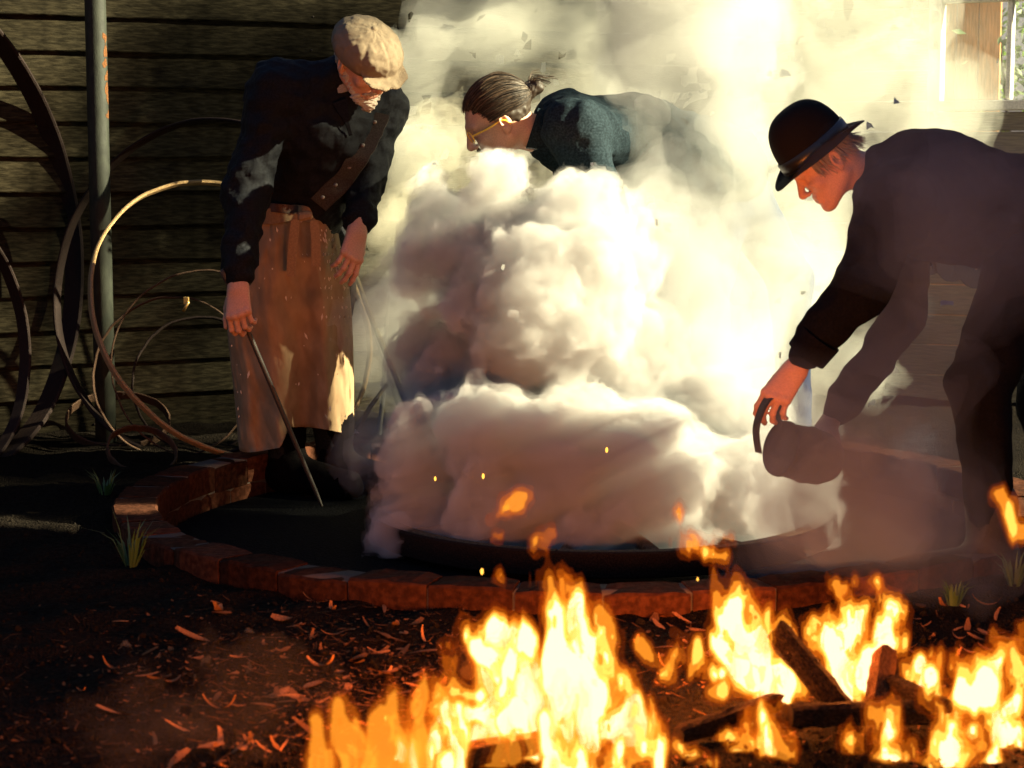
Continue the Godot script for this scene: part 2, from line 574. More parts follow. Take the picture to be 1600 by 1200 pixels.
func window_wall() -> void:
	# a second wall meets the first in the smoke and comes nearer to the right; its window shows sunlit things outside
	var corner := Vector3(1.15, 0, -9.15)
	var turn := -0.42
	var w := thing("window_wall", "smoke veiled timber wall with a small paned window at upper right", "wall", corner)
	w.rotation.y = turn
	var dir := Vector3(cos(turn), 0, -sin(turn))
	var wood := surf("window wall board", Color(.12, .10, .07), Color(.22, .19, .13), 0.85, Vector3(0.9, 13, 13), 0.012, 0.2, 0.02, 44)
	# window opening from the photograph's pixels onto this wall
	var hit := func(px: float, py: float) -> Vector2:
		var p := at(px, py, 1.0) - Vector3(0, EYE, 0)
		var nrm := Vector3(-dir.z, 0, dir.x)
		var t: float = (corner - Vector3(0, EYE, 0)).dot(nrm) / p.dot(nrm)
		var q: Vector3 = Vector3(0, EYE, 0) + p * t - corner
		return Vector2(q.dot(dir), q.y)
	var lo: Vector2 = hit.call(1470, 156); var hi: Vector2 = hit.call(1700, 4)
	var x0 := lo.x; var x1 := hi.x; var y0 := lo.y; var y1: float = hit.call(1482, 4).y
	var total := x1 + 0.25
	var add := func(called: String, a: Vector3, b: Vector3, m: Material) -> MeshInstance3D:
		return part(called, block((b - a).abs(), 0.004, 0.001, int(a.x * 100) + int(b.y * 77)), m, w, Transform3D(Basis(), (a + b) / 2))
	var e := 0.139
	var top := 2.15
	var y := 0.0
	var k := 0
	while y < top:
		var yt := minf(y + e - 0.004, top)
		if yt > y0 - 0.05 and y < y1 + 0.05:
			add.call("board", Vector3(0, y, -0.03), Vector3(x0 - 0.05, yt, 0), wood)
			add.call("board", Vector3(x1 + 0.05, y, -0.03), Vector3(total, yt, 0), wood)
			if y < y0 - 0.08: add.call("board", Vector3(x0 - 0.049, y, -0.03), Vector3(x1 + 0.049, minf(yt, y0 - 0.056), 0), wood)
			if yt > y1 + 0.08: add.call("board", Vector3(x0 - 0.049, maxf(y, y1 + 0.051), -0.03), Vector3(x1 + 0.049, yt, 0), wood)
		else:
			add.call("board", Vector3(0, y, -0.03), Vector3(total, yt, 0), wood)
		y += e
		k += 1
	var paint := surf("window paint", Color(.55, .52, .45), Color(.75, .72, .64), 0.6, Vector3(5, 5, 5), 0.03, 0.05, 0.1, 45)
	var win := Node3D.new(); win.name = "window"; w.add_child(win)
	var bar := func(called: String, a: Vector3, b: Vector3) -> void:
		part(called, block((b - a).abs(), 0.004), paint, win, Transform3D(Basis(), (a + b) / 2))
	bar.call("frame", Vector3(x0 - 0.06, y0 - 0.055, -0.07), Vector3(x0, y1 + 0.05, 0.02))
	bar.call("frame", Vector3(x1, y0 - 0.055, -0.07), Vector3(x1 + 0.06, y1 + 0.05, 0.02))
	bar.call("frame", Vector3(x0 + 0.001, y1, -0.07), Vector3(x1 - 0.001, y1 + 0.05, 0.018))
	bar.call("sill", Vector3(x0 + 0.001, y0 - 0.05, -0.08), Vector3(x1 - 0.001, y0 - 0.004, 0.03))
	var mid: float = hit.call(1577, 80).x
	bar.call("glazing_bar", Vector3(mid - 0.012, y0, -0.065), Vector3(mid + 0.012, y1 - 0.001, 0.005))
	var glass := StandardMaterial3D.new(); glass.resource_name = "window glass"; glass.transparency = BaseMaterial3D.TRANSPARENCY_ALPHA
	glass.albedo_color = Color(.9, .95, .9, 0.06); glass.roughness = 0.05
	for s in [[x0 + 0.001, mid - 0.013], [mid + 0.013, x1 - 0.001]]:
		var gm := BoxMesh.new(); gm.size = Vector3(s[1] - s[0], y1 - y0 - 0.002, 0.003)
		part("pane", gm, glass, win, Transform3D(Basis(), Vector3((s[0] + s[1]) / 2, (y0 + y1) / 2, -0.035)))
	# outside: an orange timber screen and a shrub in the sun
	var back := Vector3(-dir.z, 0, dir.x) * -1.0
	var org := surf("orange timber", Color(.42, .17, .06), Color(.62, .29, .12), 0.8, Vector3(13, 1.0, 13), 0.015, 0.1, 0.03, 47)
	var s0: Vector3 = corner + dir * (hit.call(1484, 80).x - 0.17) + back * 0.45
	var screen := thing("timber_screen", "orange brown upright boards seen through the left window pane", "screen", Vector3(s0.x, 0, s0.z))
	screen.rotation.y = turn
	for j in 3:
		part("plank", block(Vector3(0.1, 2.1, 0.02), 0.003, 0.002, j), org, screen, Transform3D(Basis(), Vector3(0.06 + j * 0.104, 1.05, 0.002 * (j % 2))))
	var sh := corner + dir * (mid - 0.02) + back * 1.0
	var shrub := thing("shrub", "leafy green shrub seen through the window beside orange boards", "shrub", Vector3(sh.x, 0, sh.z))
	var leaf := plain("shrub leaf", Color(.07, .11, .03), 0.6); leaf.backlight_enabled = true; leaf.backlight = Color(.3, .4, .1)
	var stem := plain("shrub stem", Color(.06, .045, .03), 0.9)
	var st := SurfaceTool.new(); st.begin(Mesh.PRIMITIVE_TRIANGLES)
	for j in 9:
		var tip := Vector3(rng.randf_range(-.5, .5), rng.randf_range(1.2, 2.2), rng.randf_range(-.35, .35))
		add_tube(st, [Vector3(0, 0, 0), tip * 0.5 + Vector3(0, .1, 0), tip], [0.02, 0.012, 0.004], 5)
	st.generate_normals()
	part("branches", st.commit(), stem, shrub)
	var lf := SurfaceTool.new(); lf.begin(Mesh.PRIMITIVE_TRIANGLES)
	for j in 2600:
		var c := Vector3(rng.randfn(0, .33), rng.randf_range(0.5, 2.3), rng.randfn(0, .25))
		var b := Basis.from_euler(Vector3(rng.randf() * TAU, rng.randf() * TAU, rng.randf() * TAU)) * rng.randf_range(.02, .038)
		for v in [Vector3(-1, 0, 0), Vector3(0, .12, .45), Vector3(1, 0, 0), Vector3(-1, 0, 0), Vector3(1, 0, 0), Vector3(0, .12, -.45)]: lf.add_vertex(c + b * v)
	lf.generate_normals()
	tag(part("foliage", lf.commit(), leaf, shrub), "", "", "", "stuff")
	# the neighbouring building whose shade lies over the front of the yard; it stands out of the frame to the right
	var nb := BoxMesh.new(); nb.size = Vector3(3.0, 4.4, 5.6)
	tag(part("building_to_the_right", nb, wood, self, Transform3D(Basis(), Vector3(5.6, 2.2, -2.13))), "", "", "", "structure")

func brick_ring() -> void:
	var ring := thing("brick_ring", "low ring of long red bricks round the smoking pit", "brick ring", RING)
	var mortar := surf("mortar", Color(.06, .05, .042), Color(.11, .09, .075), 0.95, Vector3(8, 8, 8), 0.05, 0.2, 0.1, 12)
	part("mortar", lathe([Vector2(1.330, -0.3), Vector2(1.330, 0.076), Vector2(1.445, 0.076), Vector2(1.445, -0.1)], 160), mortar, ring)
	var kinds := []
	for k in 5:
		var d := [1.0, 0.7, 1.25, 0.85, 0.55][k] as float
		kinds.append(surf("brick %d" % k, Color(.022, .009, .005) * d, Color(.058, .021, .011) * d, 0.92, Vector3(3, 3, 3), 0.02, 0.10, 0.06, 70 + k))
	var count := 42
	var shapes := []
	for k in 5:
		shapes.append(brick_shape(1.322, 1.456, TAU / count - 0.0045, -0.004, 0.083, k))
	for i in count:
		var o := part("brick", shapes[(i * 3) % 5], kinds[(i * 7 + i / 5) % 5], ring)
		o.rotation = Vector3(rng.randf_range(-.004, .004), TAU * i / count, rng.randf_range(-.004, .004))
		o.position.y = rng.randf_range(-.005, .004)
	var low := brick_shape(1.324, 1.40, TAU / count - 0.005, -0.10, -0.012, 9)
	for i in count:
		var a := TAU * (i + 0.5) / count
		if -sin(a) * 0.4 + cos(a) * 0.0 < -0.05 and false:
			continue
		if sin(a) > -0.2:      # the far side only: the near side of the inner face turns away from view
			var o := part("brick", low, kinds[(i * 3 + 1) % 5], ring)
			o.rotation.y = a
	var plate := surf("pit plate", Color(.0022, .0022, .0025), Color(.006, .006, .006), 0.8, Vector3(2, 2, 2), 0.03, 0.3, 0.05, 15, 0.05)
	tag(part("iron_plate", lathe([Vector2(0.0, -0.055), Vector2(0.5, -0.055), Vector2(1.305, -0.055), Vector2(1.318, -0.062), Vector2(1.318, -0.09)], 96), plate, self, Transform3D(Basis(), RING)), "round dark iron plate lying inside the brick ring", "plate")

func brick_shape(r0: float, r1: float, ang: float, y0: float, y1: float, sd: int) -> ArrayMesh:
	var r := RandomNumberGenerator.new(); r.seed = 400 + sd
	var cuts := 5
	var st := SurfaceTool.new(); st.begin(Mesh.PRIMITIVE_TRIANGLES)
	var sec := []
	var b := 0.006
	for c in cuts + 1:
		var t := float(c) / cuts
		var a := (t - 0.5) * ang
		var e := 0.004 if c == 0 or c == cuts else 0.0
		var j := func() -> float: return r.randf_range(-.0025, .0025)
		var q := [Vector2(r0 + e, y0), Vector2(r0 + e + j.call(), y1 - b - e), Vector2(r0 + b + e + j.call(), y1 - e + j.call()), Vector2((r0 + r1) / 2, y1 - e + j.call() * 1.4), Vector2(r1 - b - e + j.call(), y1 - e + j.call()), Vector2(r1 - e + j.call(), y1 - b - e), Vector2(r1 - e, y0)]
		sec.append(q.map(func(p: Vector2) -> Vector3: return Vector3(cos(a) * p.x, p.y, sin(a) * p.x)))
	for c in cuts:
		for k in 6:
			st.set_smooth_group(-1)
			for v in [sec[c][k], sec[c + 1][k], sec[c + 1][k + 1], sec[c][k], sec[c + 1][k + 1], sec[c][k + 1]]: st.add_vertex(v)
	for e in [0, cuts]:
		for k in range(1, 6):
			for v in [sec[e][0], sec[e][k], sec[e][k + 1]]: st.add_vertex(v)
	st.generate_normals()
	return st.commit()

func wheel() -> void:
	var w := thing("wagon_wheel", "wooden wagon wheel lying flat under the smoke with its iron tyre", "wheel", RING + Vector3(0.06, -0.05, 0.02))
	var oak := surf("wheel oak", Color(.05, .035, .022), Color(.13, .09, .055), 0.8, Vector3(4, 4, 4), 0.03, 0.2, 0.06, 81)
	var iron := surf("scaled iron", Color(.007, .005, .0045), Color(.020, .015, .013), 0.75, Vector3(5, 5, 5), 0.04, 0.2, 0.08, 82, 0.05)
	var flat := Basis(Vector3.RIGHT, PI / 2)
	part("tyre", band(0.74, 0.016, 0.075, 128), iron, w, Transform3D(flat, Vector3(0, 0.05, 0)))
	for k in 7:
		part("felloe", band(0.723, 0.075, 0.062, 16, TAU * k / 7 + 0.004, TAU * (k + 1) / 7 - 0.004), oak, w, Transform3D(flat, Vector3(0, 0.05, 0)))
	for k in 14:
		var d := Vector3(cos(TAU * k / 14), 0, sin(TAU * k / 14))
		part("spoke", tube([d * 0.1 + Vector3(0, .06, 0), d * 0.3 + Vector3(0, .055, 0), d * 0.66 + Vector3(0, .05, 0)], [0.022, 0.024, 0.016], 8), oak, w)
	part("hub", lathe([Vector2(0, .17), Vector2(.05, .17), Vector2(.075, .14), Vector2(.115, .10), Vector2(.12, .05), Vector2(.10, .01), Vector2(0, .01)], 24), oak, w)

func hoop(centre: Vector3, yaw: float, tilt: float, r: float, wide: float, thick: float, m: Material, label: String, sd: int, from := 0.0, to := TAU) -> void:
	var o := thing("iron_hoop", label, "hoop", centre, "iron hoops leaning at the wall")
	var nrm := Vector3(sin(yaw) * cos(tilt), sin(tilt), cos(yaw) * cos(tilt))
	var u := Vector3.UP.cross(nrm).normalized()
	o.transform = Transform3D(Basis(u, nrm.cross(u), nrm), centre)
	part("band", band(r + thick / 2, thick, wide, 110, from, to, 0.004, sd), m, o)

func hoops() -> void:
	var dark := surf("dark rust iron", Color(.006, .003, .002), Color(.020, .009, .006), 0.7, Vector3(5, 5, 5), 0.04, 0.15, 0.09, 90, 0.5)
	var brown := surf("brown rust iron", Color(.025, .011, .006), Color(.08, .038, .018), 0.6, Vector3(7, 7, 7), 0.05, 0.2, 0.09, 91, 0.4)
	var bright := surf("worn bright iron", Color(.10, .055, .024), Color(.62, .40, .19), 0.42, Vector3(9, 9, 9), 0.07, 0.25, 0.09, 92, 0.6)
	hoop(Vector3(-2.065, .884, -6.891), 1.234, .125, .891, .085, .018, dark, "large broad dark iron hoop leaning at the left edge", 1)
	hoop(Vector3(-2.028, .476, -6.888), 1.246, .119, .480, .05, .014, dark, "smaller dark iron hoop standing inside the large one at the left edge", 2)
	hoop(Vector3(-1.188, .637, -7.296), -.4, .206, .651, .045, .012, dark, "dark thin hoop passing behind the bright one and before the steel pipe", 3)
	hoop(Vector3(-1.029, .540, -7.122), .649, .5, .565, .030, .012, bright, "bright worn iron hoop glinting gold before the steel pipe", 4)
	hoop(Vector3(-1.148, .354, -7.201), .207, .161, .356, .020, .007, brown, "thin brown hoop leaning inside the bright hoop, taller of the two thin ones", 5)
	hoop(Vector3(-1.287, .302, -7.249), -.003, .167, .304, .020, .007, brown, "thin hoop with a brass clip at its upper right", 6)
	hoop(Vector3(-1.205, .257, -7.392), .215, .184, .262, .035, .009, dark, "small dim hoop farthest back against the lowest boards", 7)
	hoop(on_ground(185, 685) + Vector3(0, .07, 0), .25, 1.15, .20, .035, .008, brown, "small brown hoop lying slanted on the ground below the bright hoop", 8)
	hoop(on_ground(222, 722) + Vector3(0, .04, 0), .5, .95, .125, .030, .008, brown, "little hoop lying on the ground by the brick ring", 9)
	var brass := plain("brass", Color(.55, .36, .12), 0.35, 0.9)
	var cp := thing("brass_clip", "small brass clip fixed at the end of a thin hoop", "clip", at(291, 470, 7.22))
	part("clip_body", block(Vector3(.022, .03, .012), .003), brass, cp)
	part("screw", lathe([Vector2(0, .02), Vector2(.006, .02), Vector2(.006, -.022), Vector2(0, -.022)], 10), brass, cp, Transform3D(Basis(Vector3.FORWARD, 0.5), Vector3(0, -.02, .008)))

func odds_and_ends() -> void:
	var pale := surf("split stick", Color(.06, .042, .022), Color(.13, .10, .055), 0.85, Vector3(9, 9, 9), 0.03, 0.2, 0.1, 95)
	var grey := surf("grey stick", Color(.05, .05, .04), Color(.12, .11, .09), 0.9, Vector3(9, 9, 9), 0.03, 0.2, 0.1, 96)
	var sticks := [
		[[572, 470], [540, 385], 7.35, .011, pale, "pale stick leaning behind the man in the cap at hand height"],
		[[640, 690], [515, 300], 7.6, .010, grey, "thin grey stake leaning on the wall behind the man in the cap"],
		[[538, 700], [605, 600], 7.15, .010, pale, "pale split stick low beside the hem of the leather apron"],
		[[590, 700], [612, 430], 7.55, .009, grey, "slim grey rod standing behind the smoke beside the apron"],
	]
	for s in sticks:
		var a := at(s[0][0], s[0][1], s[2]); var b := at(s[1][0], s[1][1], s[2] + .08)
		if s[3] > .005:   # stands on the ground
			var lo := a if a.y < b.y else b
			var up := b if a.y < b.y else a
			var d := (lo - up).normalized()
			a = up; b = up + d * (up.y / -d.y)
		var o := thing("stick", s[5], "stick", b, "sticks standing behind the man in the cap")
		var l := a - b
		part("shaft", tube([Vector3.ZERO, l * .3 + Vector3(.006, 0, .004), l * .7 - Vector3(.006, 0, 0), l], [s[3], s[3] * 1.1, s[3] * .9, s[3] * .7], 7), s[4], o)
	# grass tufts at the ring
	var blade := plain("grass blade", Color(.03, .065, .018), 0.7); blade.backlight_enabled = true; blade.backlight = Color(.2, .3, .06)
	var spots := [[205, 885, .15, "grass tuft with long blades at the left of the brick ring"], [165, 775, .09, "small leafy tuft growing at the far left rim"], [1490, 945, .06, "low grass tuft right of the fire by the bricks"], [1585, 915, .09, "rough grass clump at the right edge against the bricks"]]
	for s in spots:
		var o := thing("grass_tuft", s[3], "grass", on_ground(s[0], s[1]), "grass tufts by the bricks")
		var st := SurfaceTool.new(); st.begin(Mesh.PRIMITIVE_TRIANGLES)
		for k in 26:
			var a := rng.randf() * TAU
			var lean := rng.randf_range(.2, .9)
			var h: float = s[2] * rng.randf_range(.5, 1.15)
			var d := Vector3(cos(a), 0, sin(a))
			var side := Vector3(-d.z, 0, d.x) * 0.0035
			var p0 := d * 0.015
			var p1 := p0 + d * h * lean * .4 + Vector3(0, h * .6, 0)
			var p2 := p0 + d * h * lean + Vector3(0, h * (1.1 - lean * .4), 0)
			for v in [p0 - side, p0 + side, p1 + side * .8, p0 - side, p1 + side * .8, p1 - side * .8, p1 - side * .8, p1 + side * .8, p2]: st.add_vertex(v)
		st.generate_normals()
		tag(part("blades", st.commit(), blade, o), "", "", "", "stuff")

# ---------------------------------------------------------------- people

# A head in its own frame (x = its left, y up, z forward; s = 1 is a head of 23 cm), with the neck running to a point of the body.
func head(c: Vector3, ba: Basis, s: float, neck: Vector3, beard := false) -> Array:
	var r := 0.19 * s
	var lo := c - Vector3(r, r, r); var hi := c + Vector3(r, r, r)
	var v := Vox.new(lo.min(neck - Vector3(.05, .05, .05)), hi, 0.0042)
	var p := func(x: float, y: float, z: float) -> Vector3: return c + ba * (Vector3(x, y, z) * s)
	v.ell(p.call(0, .028, -.012), ba, Vector3(.075, .090, .096) * s, .01)
	v.ell(p.call(0, .030, .035), ba, Vector3(.062, .055, .058) * s, .02 * s)
	v.ell(p.call(0, -.040, .030), ba, Vector3(.058, .068, .060) * s, .03 * s)
	v.cap(p.call(0, -.05, -.035), neck, .056 * s, .062 * s, .03 * s)
	for q in [-1, 1]:
		v.cap(p.call(.052 * q, -.045, -.005), p.call(.022 * q, -.100, .062), .020 * s, .016 * s, .025 * s)    # jaw
		v.ell(p.call(.040 * q, -.022, .066), ba, Vector3(.022, .018, .020) * s, .018 * s)                      # cheekbone
		v.ell(p.call(.033 * q, .004, .098), ba, Vector3(.019, .012, .016) * s, .012 * s, true)                 # eye socket
		v.ell(p.call(.031 * q, .003, .076), ba, Vector3(.0115, .0115, .0115) * s, .003)                        # eye
		v.cap(p.call(.018 * q, .010, .0875), p.call(.043 * q, .009, .081), .0035 * s, .003 * s, .004)          # lid
		v.cap(p.call(.010 * q, .026, .092), p.call(.046 * q, .026, .078), .010 * s, .007 * s, .014 * s)        # brow
		# ear: rim, hollow, lobe
		var eb := ba * Basis(Vector3.UP, 0.35 * q)
		v.ell(p.call(.079 * q, .002, -.012), eb, Vector3(.010, .033, .020) * s, .006 * s)
		v.ell(p.call(.089 * q, .008, -.010), eb, Vector3(.008, .019, .010) * s, .005 * s, true)
		v.ell(p.call(.076 * q, -.026, -.004), eb, Vector3(.007, .010, .009) * s, .006 * s)
	v.cap(p.call(0, .016, .094), p.call(0, -.030, .116), .0085 * s, .0115 * s, .012 * s)                       # nose
	v.ell(p.call(0, -.034, .112), ba, Vector3(.013, .010, .012) * s, .008 * s)
	for q in [-1, 1]:
		v.ell(p.call(.013 * q, -.038, .102), ba, Vector3(.008, .007, .010) * s, .006 * s)
		v.ell(p.call(.007 * q, -.047, .106), ba, Vector3(.004, .004, .005) * s, .003 * s, true)
	v.cap(p.call(-.017, -.062, .087), p.call(.017, -.062, .087), .0075 * s, .0075 * s, .010 * s)               # lips
	v.cap(p.call(-.015, -.075, .086), p.call(.015, -.075, .086), .0085 * s, .0085 * s, .009 * s)
	v.ell(p.call(0, -.0685, .099), ba, Vector3(.024, .0022, .012) * s, .003 * s, true)
	v.ell(p.call(0, -.104, .072), ba, Vector3(.023, .018, .020) * s, .018 * s)                                 # chin
	v.close()
	return v.nets()

# A hand: dir runs from wrist to knuckles, back is the way the back of the hand faces, thumb = +1 or -1 puts the thumb at the side dir x back * thumb.
func hand(w: Vector3, dir: Vector3, back: Vector3, thumb: float, s: float, curls: Array, thumb_out := 0.7, thumb_curl := 0.3) -> Array:
	dir = dir.normalized()
	back = (back - dir * back.dot(dir)).normalized()
	var side := dir.cross(back) * thumb
	var hc := w + dir * .075 * s - back * .02 * s
	var v := Vox.new(hc - Vector3(.12, .12, .12) * s, hc + Vector3(.12, .12, .12) * s, 0.0036)
	var reach := [.088, .090, .085, .077]
	var lens := [[.043, .026, .020], [.047, .030, .021], [.043, .028, .021], [.034, .021, .018]]
	var rad := [.0098, .0100, .0094, .0084]
	v.cap(w - dir * .05 * s, w + dir * .005 * s, .029 * s, .027 * s, .01)
	for i in 4:
		var k: Vector3 = w + (dir * reach[i] + side * (.030 - .0195 * i) + back * [.001, .004, .003, -.002][i]) * s
		v.cap(w + side * (.016 - .011 * i) * s, k, .0165 * s, .0122 * s, .014 * s)
		v.ell(k + back * .004 * s, Basis(), Vector3(.0105, .0105, .0105) * s, .008 * s)
		var a: float = curls[i]
		var d := dir + side * (.10 - .07 * i)
		d = d.normalized()
		var ang := 0.0
		for j in 3:
			ang += a * [0.75, 1.0, 0.7][j]
			var e := (d * cos(ang) - back * sin(ang)).normalized()
			var q: Vector3 = k + e * lens[i][j] * s
			var ra: float = rad[i] * (1.0 - .08 * j) * s
			v.cap(k, q, ra, ra * .90, .0035)
			if j < 2: v.ell(q, Basis(), Vector3(1, 1, 1) * ra * 1.0, .003)
			k = q
	var t0 := w + (dir * .022 + side * .024 - back * .010) * s
	var td := (dir * (1.0 - thumb_out * .45) + side * thumb_out - back * .35).normalized()
	var t1 := t0 + td * .044 * s
	v.cap(w + (dir * .01 + side * .01) * s, t1, .017 * s, .0135 * s, .014 * s)
	v.cap(w + (dir * .07 + side * .02) * s, t0 + td * .02 * s, .010 * s, .011 * s, .016 * s)
	var td2 := (td + (dir * .5 - side * thumb_curl - back * thumb_curl * .6)).normalized()
	var t2 := t1 + td2 * .033 * s
	v.cap(t1, t2, .0118 * s, .0105 * s, .005)
	var td3 := (td2 + (dir * .3 - side * thumb_curl - back * thumb_curl * .4)).normalized()
	v.cap(t2, t2 + td3 * .024 * s, .0108 * s, .0085 * s, .005)
	v.close()
	return v.nets()

# bones: [a, b, radius at a, radius at b, blend]; all are joined into one surface, grown or shrunk by more.
func flesh(bones: Array, cell: float, more := 0.0, folds: FastNoiseLite = null, amp := 0.0, scale := Vector3.ONE, fine: FastNoiseLite = null, fine_amp := 0.0) -> Vox:
	var lo := Vector3(99, 99, 99); var hi := -lo
	for b in bones:
		var r := maxf(b[2], b[3]) + more + 0.06
		lo = lo.min(b[0] - Vector3(r, r, r)).min(b[1] - Vector3(r, r, r))
		hi = hi.max(b[0] + Vector3(r, r, r)).max(b[1] + Vector3(r, r, r))
	var v := Vox.new(lo, hi, cell)
	for b in bones:
		v.cap(b[0], b[1], b[2] + more, b[3] + more, b[4])
	if folds: v.rough(folds, amp, scale, 0.05)
	if fine: v.rough(fine, fine_amp, Vector3.ONE, 0.04)
	v.close()
	return v

func ribbon(pts: Array, widths: Array, across: Vector3, thick: float, out: Vector3) -> ArrayMesh:   # a strip of cloth along points
	var st := SurfaceTool.new(); st.begin(Mesh.PRIMITIVE_TRIANGLES)
	var n := pts.size()
	var sec := []
	for i in n:
		var t: Vector3 = (pts[mini(i + 1, n - 1)] - pts[maxi(i - 1, 0)]).normalized()
		var s: Vector3 = (across - t * across.dot(t)).normalized() * widths[mini(i, widths.size() - 1)] * 0.5
		var o := out.normalized() * thick
		sec.append([pts[i] - s, pts[i] + s, pts[i] + s * .96 + o, pts[i] - s * .96 + o])
	for i in n - 1:
		for k in 4:
			st.set_smooth_group(k)
			var l := (k + 1) % 4
			for v in [sec[i][k], sec[i + 1][k], sec[i + 1][l], sec[i][k], sec[i + 1][l], sec[i][l]]: st.add_vertex(v)
	for e in [0, n - 1]:
		st.set_smooth_group(7)
		for v in [sec[e][0], sec[e][1], sec[e][2], sec[e][0], sec[e][2], sec[e][3]]: st.add_vertex(v)
	st.generate_normals()
	return st.commit()

# Where the line of sight through a pixel meets a field; used to lay straps and strips onto clothes.
func skin_point(v: Vox, px: float, py: float, from_depth: float) -> Vector3:
	var a := at(px, py, from_depth)
	return v.onto(a, (at(px, py, from_depth + 1.0) - a).normalized(), 1.4)

func smoothed(points: Array, per := 5) -> Array:
	var c := Curve3D.new()
	for i in points.size():
		var t: Vector3 = (points[mini(i + 1, points.size() - 1)] - points[maxi(i - 1, 0)]) / 6.0
		c.add_point(points[i], -t, t)
	var out := []
	for k in (points.size() - 1) * per + 1:
		out.append(c.samplef(float(k) / per))
	return out

func people() -> void:
	var skin := surf("skin", Color(.42, .20, .125), Color(.52, .27, .175), 0.5, Vector3(9, 9, 9), 0.03, 0.05, 0.2, 101)
	skin.subsurf_scatter_enabled = true; skin.subsurf_scatter_strength = 0.12
	man_in_cap(skin)
	bending_person(skin)
	person_in_bowler(skin)

func man_in_cap(skin: Material) -> void:
	var root := thing("person", "person in tweed cap, dark jacket and tan leather apron, bent over a poker at left", "person", Vector3.ZERO, "people round the smoking pit")
	var cloth := surf("black work jacket", Color(.0025, .003, .004), Color(.008, .009, .012), 0.7, Vector3(6, 6, 6), 0.03, 0.12, 0.12, 110)
	cloth.metallic_specular = 0.22
	var pel := at(458, 372, 6.72); var belly := at(470, 298, 6.66); var chest := at(503, 205, 6.58); var neck := at(545, 122, 6.50)
	var shr := at(433, 143, 6.46); var shl := at(590, 168, 6.68)
	var elr := at(386, 296, 6.40); var wrr := at(374, 428, 6.30)
	var ell_ := at(572, 272, 6.60); var wrl := at(561, 343, 6.50)
	var hpr := at(428, 380, 6.72); var hpl := at(490, 380, 6.80)
	var knr := at(425, 560, 6.74); var knl := at(500, 560, 6.80)
	var anr := at(450, 735, 6.74); var anl := at(525, 740, 6.80)
	anr.y = 0.04; anl.y = 0.04
	var torso := [
		[pel, belly + Vector3(0, 0, -.04), .125, .125, .05], [belly + Vector3(0, 0, -.04), chest, .125, .160, .06], [shr, shl, .082, .080, .06], [chest, shr, .13, .085, .06], [chest, shl, .12, .082, .06],
		[chest.lerp(neck, .3), neck, .10, .062, .05], [shr, neck, .07, .055, .05],
	]
	var arms := [[shr, elr, .082, .068, .04], [elr, wrr, .070, .046, .03], [shl, ell_, .078, .062, .04], [ell_, wrl, .062, .046, .03]]
	var legs := [[pel, hpr, .125, .11, .05], [pel, hpl, .125, .11, .05], [hpr, knr, .10, .075, .05], [knr, anr, .075, .055, .03], [hpl, knl, .10, .075, .05], [knl, anl, .075, .055, .03]]
	var headc := at(567, 97, 6.40)
	var hb := frame_of(Vector3(.56, -.62, .55), Vector3(.28, .70, .60))
	var body := part("body", null, skin, root)
	later(body, func() -> Array:
		var v := flesh(torso + arms + legs, 0.02, -0.028)
		return merged([v.nets(), head(headc, hb, 1.0, neck),
			hand(wrr + (wrr - elr).normalized() * .045, Vector3(.05, -1, .30), Vector3(-.25, .25, .9), 1.0, 1.08, [.75, .8, .85, .9], .5, .1),
			hand(wrl + (wrl - ell_).normalized() * .045, Vector3(-.22, -1, .25), Vector3(.55, .1, .8), -1.0, 1.06, [.35, .45, .5, .55], .45, .25)]))
	# jacket: torso and sleeves with creases
	var jb := [[belly + Vector3(0, 0, -.04), chest, .145, .166, .06], [belly + Vector3(0, -.05, -.05), belly + Vector3(0, 0, -.04), .142, .145, .06]] + torso.slice(2) + arms
	var jv := flesh(jb, 0.011, 0.006, noise(5.0, 111, 2), .014, Vector3(1.0, 1.9, 1.0), noise(15.0, 112, 3), .011)
	for k in 9:   # creases bunched along both sleeves
		for arm in [[elr, wrr, .058], [shr, elr, .070], [ell_, wrl, .055]]:
			var t := (k + .5) / 9.0
			var c: Vector3 = arm[0].lerp(arm[1], t)
			var ax: Vector3 = (arm[1] - arm[0]).normalized()
			var ph := k * 2.4
			var u := ax.cross(Vector3(.2, .1, 1)).normalized(); var w := ax.cross(u)
			var q := (u * cos(ph) + w * sin(ph))
			var q2 := (u * cos(ph + 1.5) + w * sin(ph + 1.5)) + ax * .5
			jv.cap(c + q * arm[2], c + q2 * arm[2] + ax * .02, .010, .007, .016)
	var jm := jv.nets()
	part("jacket", mesh_of(jm[0], jm[2], jm[1]), cloth, root)
	var lining := surf("faded placket", Color(.028, .025, .022), Color(.055, .048, .042), 0.85, Vector3(8, 8, 8), 0.03, 0.12, 0.12, 113)
	var line := []
	for q in [[594, 178], [577, 215], [556, 250], [535, 282], [513, 303], [496, 320]]:
		line.append(skin_point(jv, q[0], q[1], 6.0) + Vector3(.004, 0, .014))
	part("placket", ribbon(smoothed(line), [.060, .070, .072, .066, .074, .068, .072, .075, .066, .072, .07], Vector3(1, .3, 0), .006, Vector3(.2, .3, 1)), lining, root)
	var button := plain("horn button", Color(.10, .085, .07), 0.4)
	for k in 5:
		var c: Vector3 = line[k].lerp(line[k + 1], .4) + Vector3(-.006, .004, .010)
		part("button", lathe([Vector2(0, .003), Vector2(.006, .003), Vector2(.0075, 0), Vector2(.006, -.003), Vector2(0, -.003)], 12), button, root, Transform3D(Basis(Vector3.RIGHT, 1.2), c))
	var flap := []
	for q in [[531, 158], [540, 185], [548, 212]]:
		flap.append(skin_point(jv, q[0], q[1], 6.0) + Vector3(0, 0, .004))
	part("lapel", ribbon(smoothed(flap), [.05, .05, .045, .04, .03, .02, .012], Vector3(1, .5, 0), .006, Vector3(.2, .3, 1)), cloth, root)
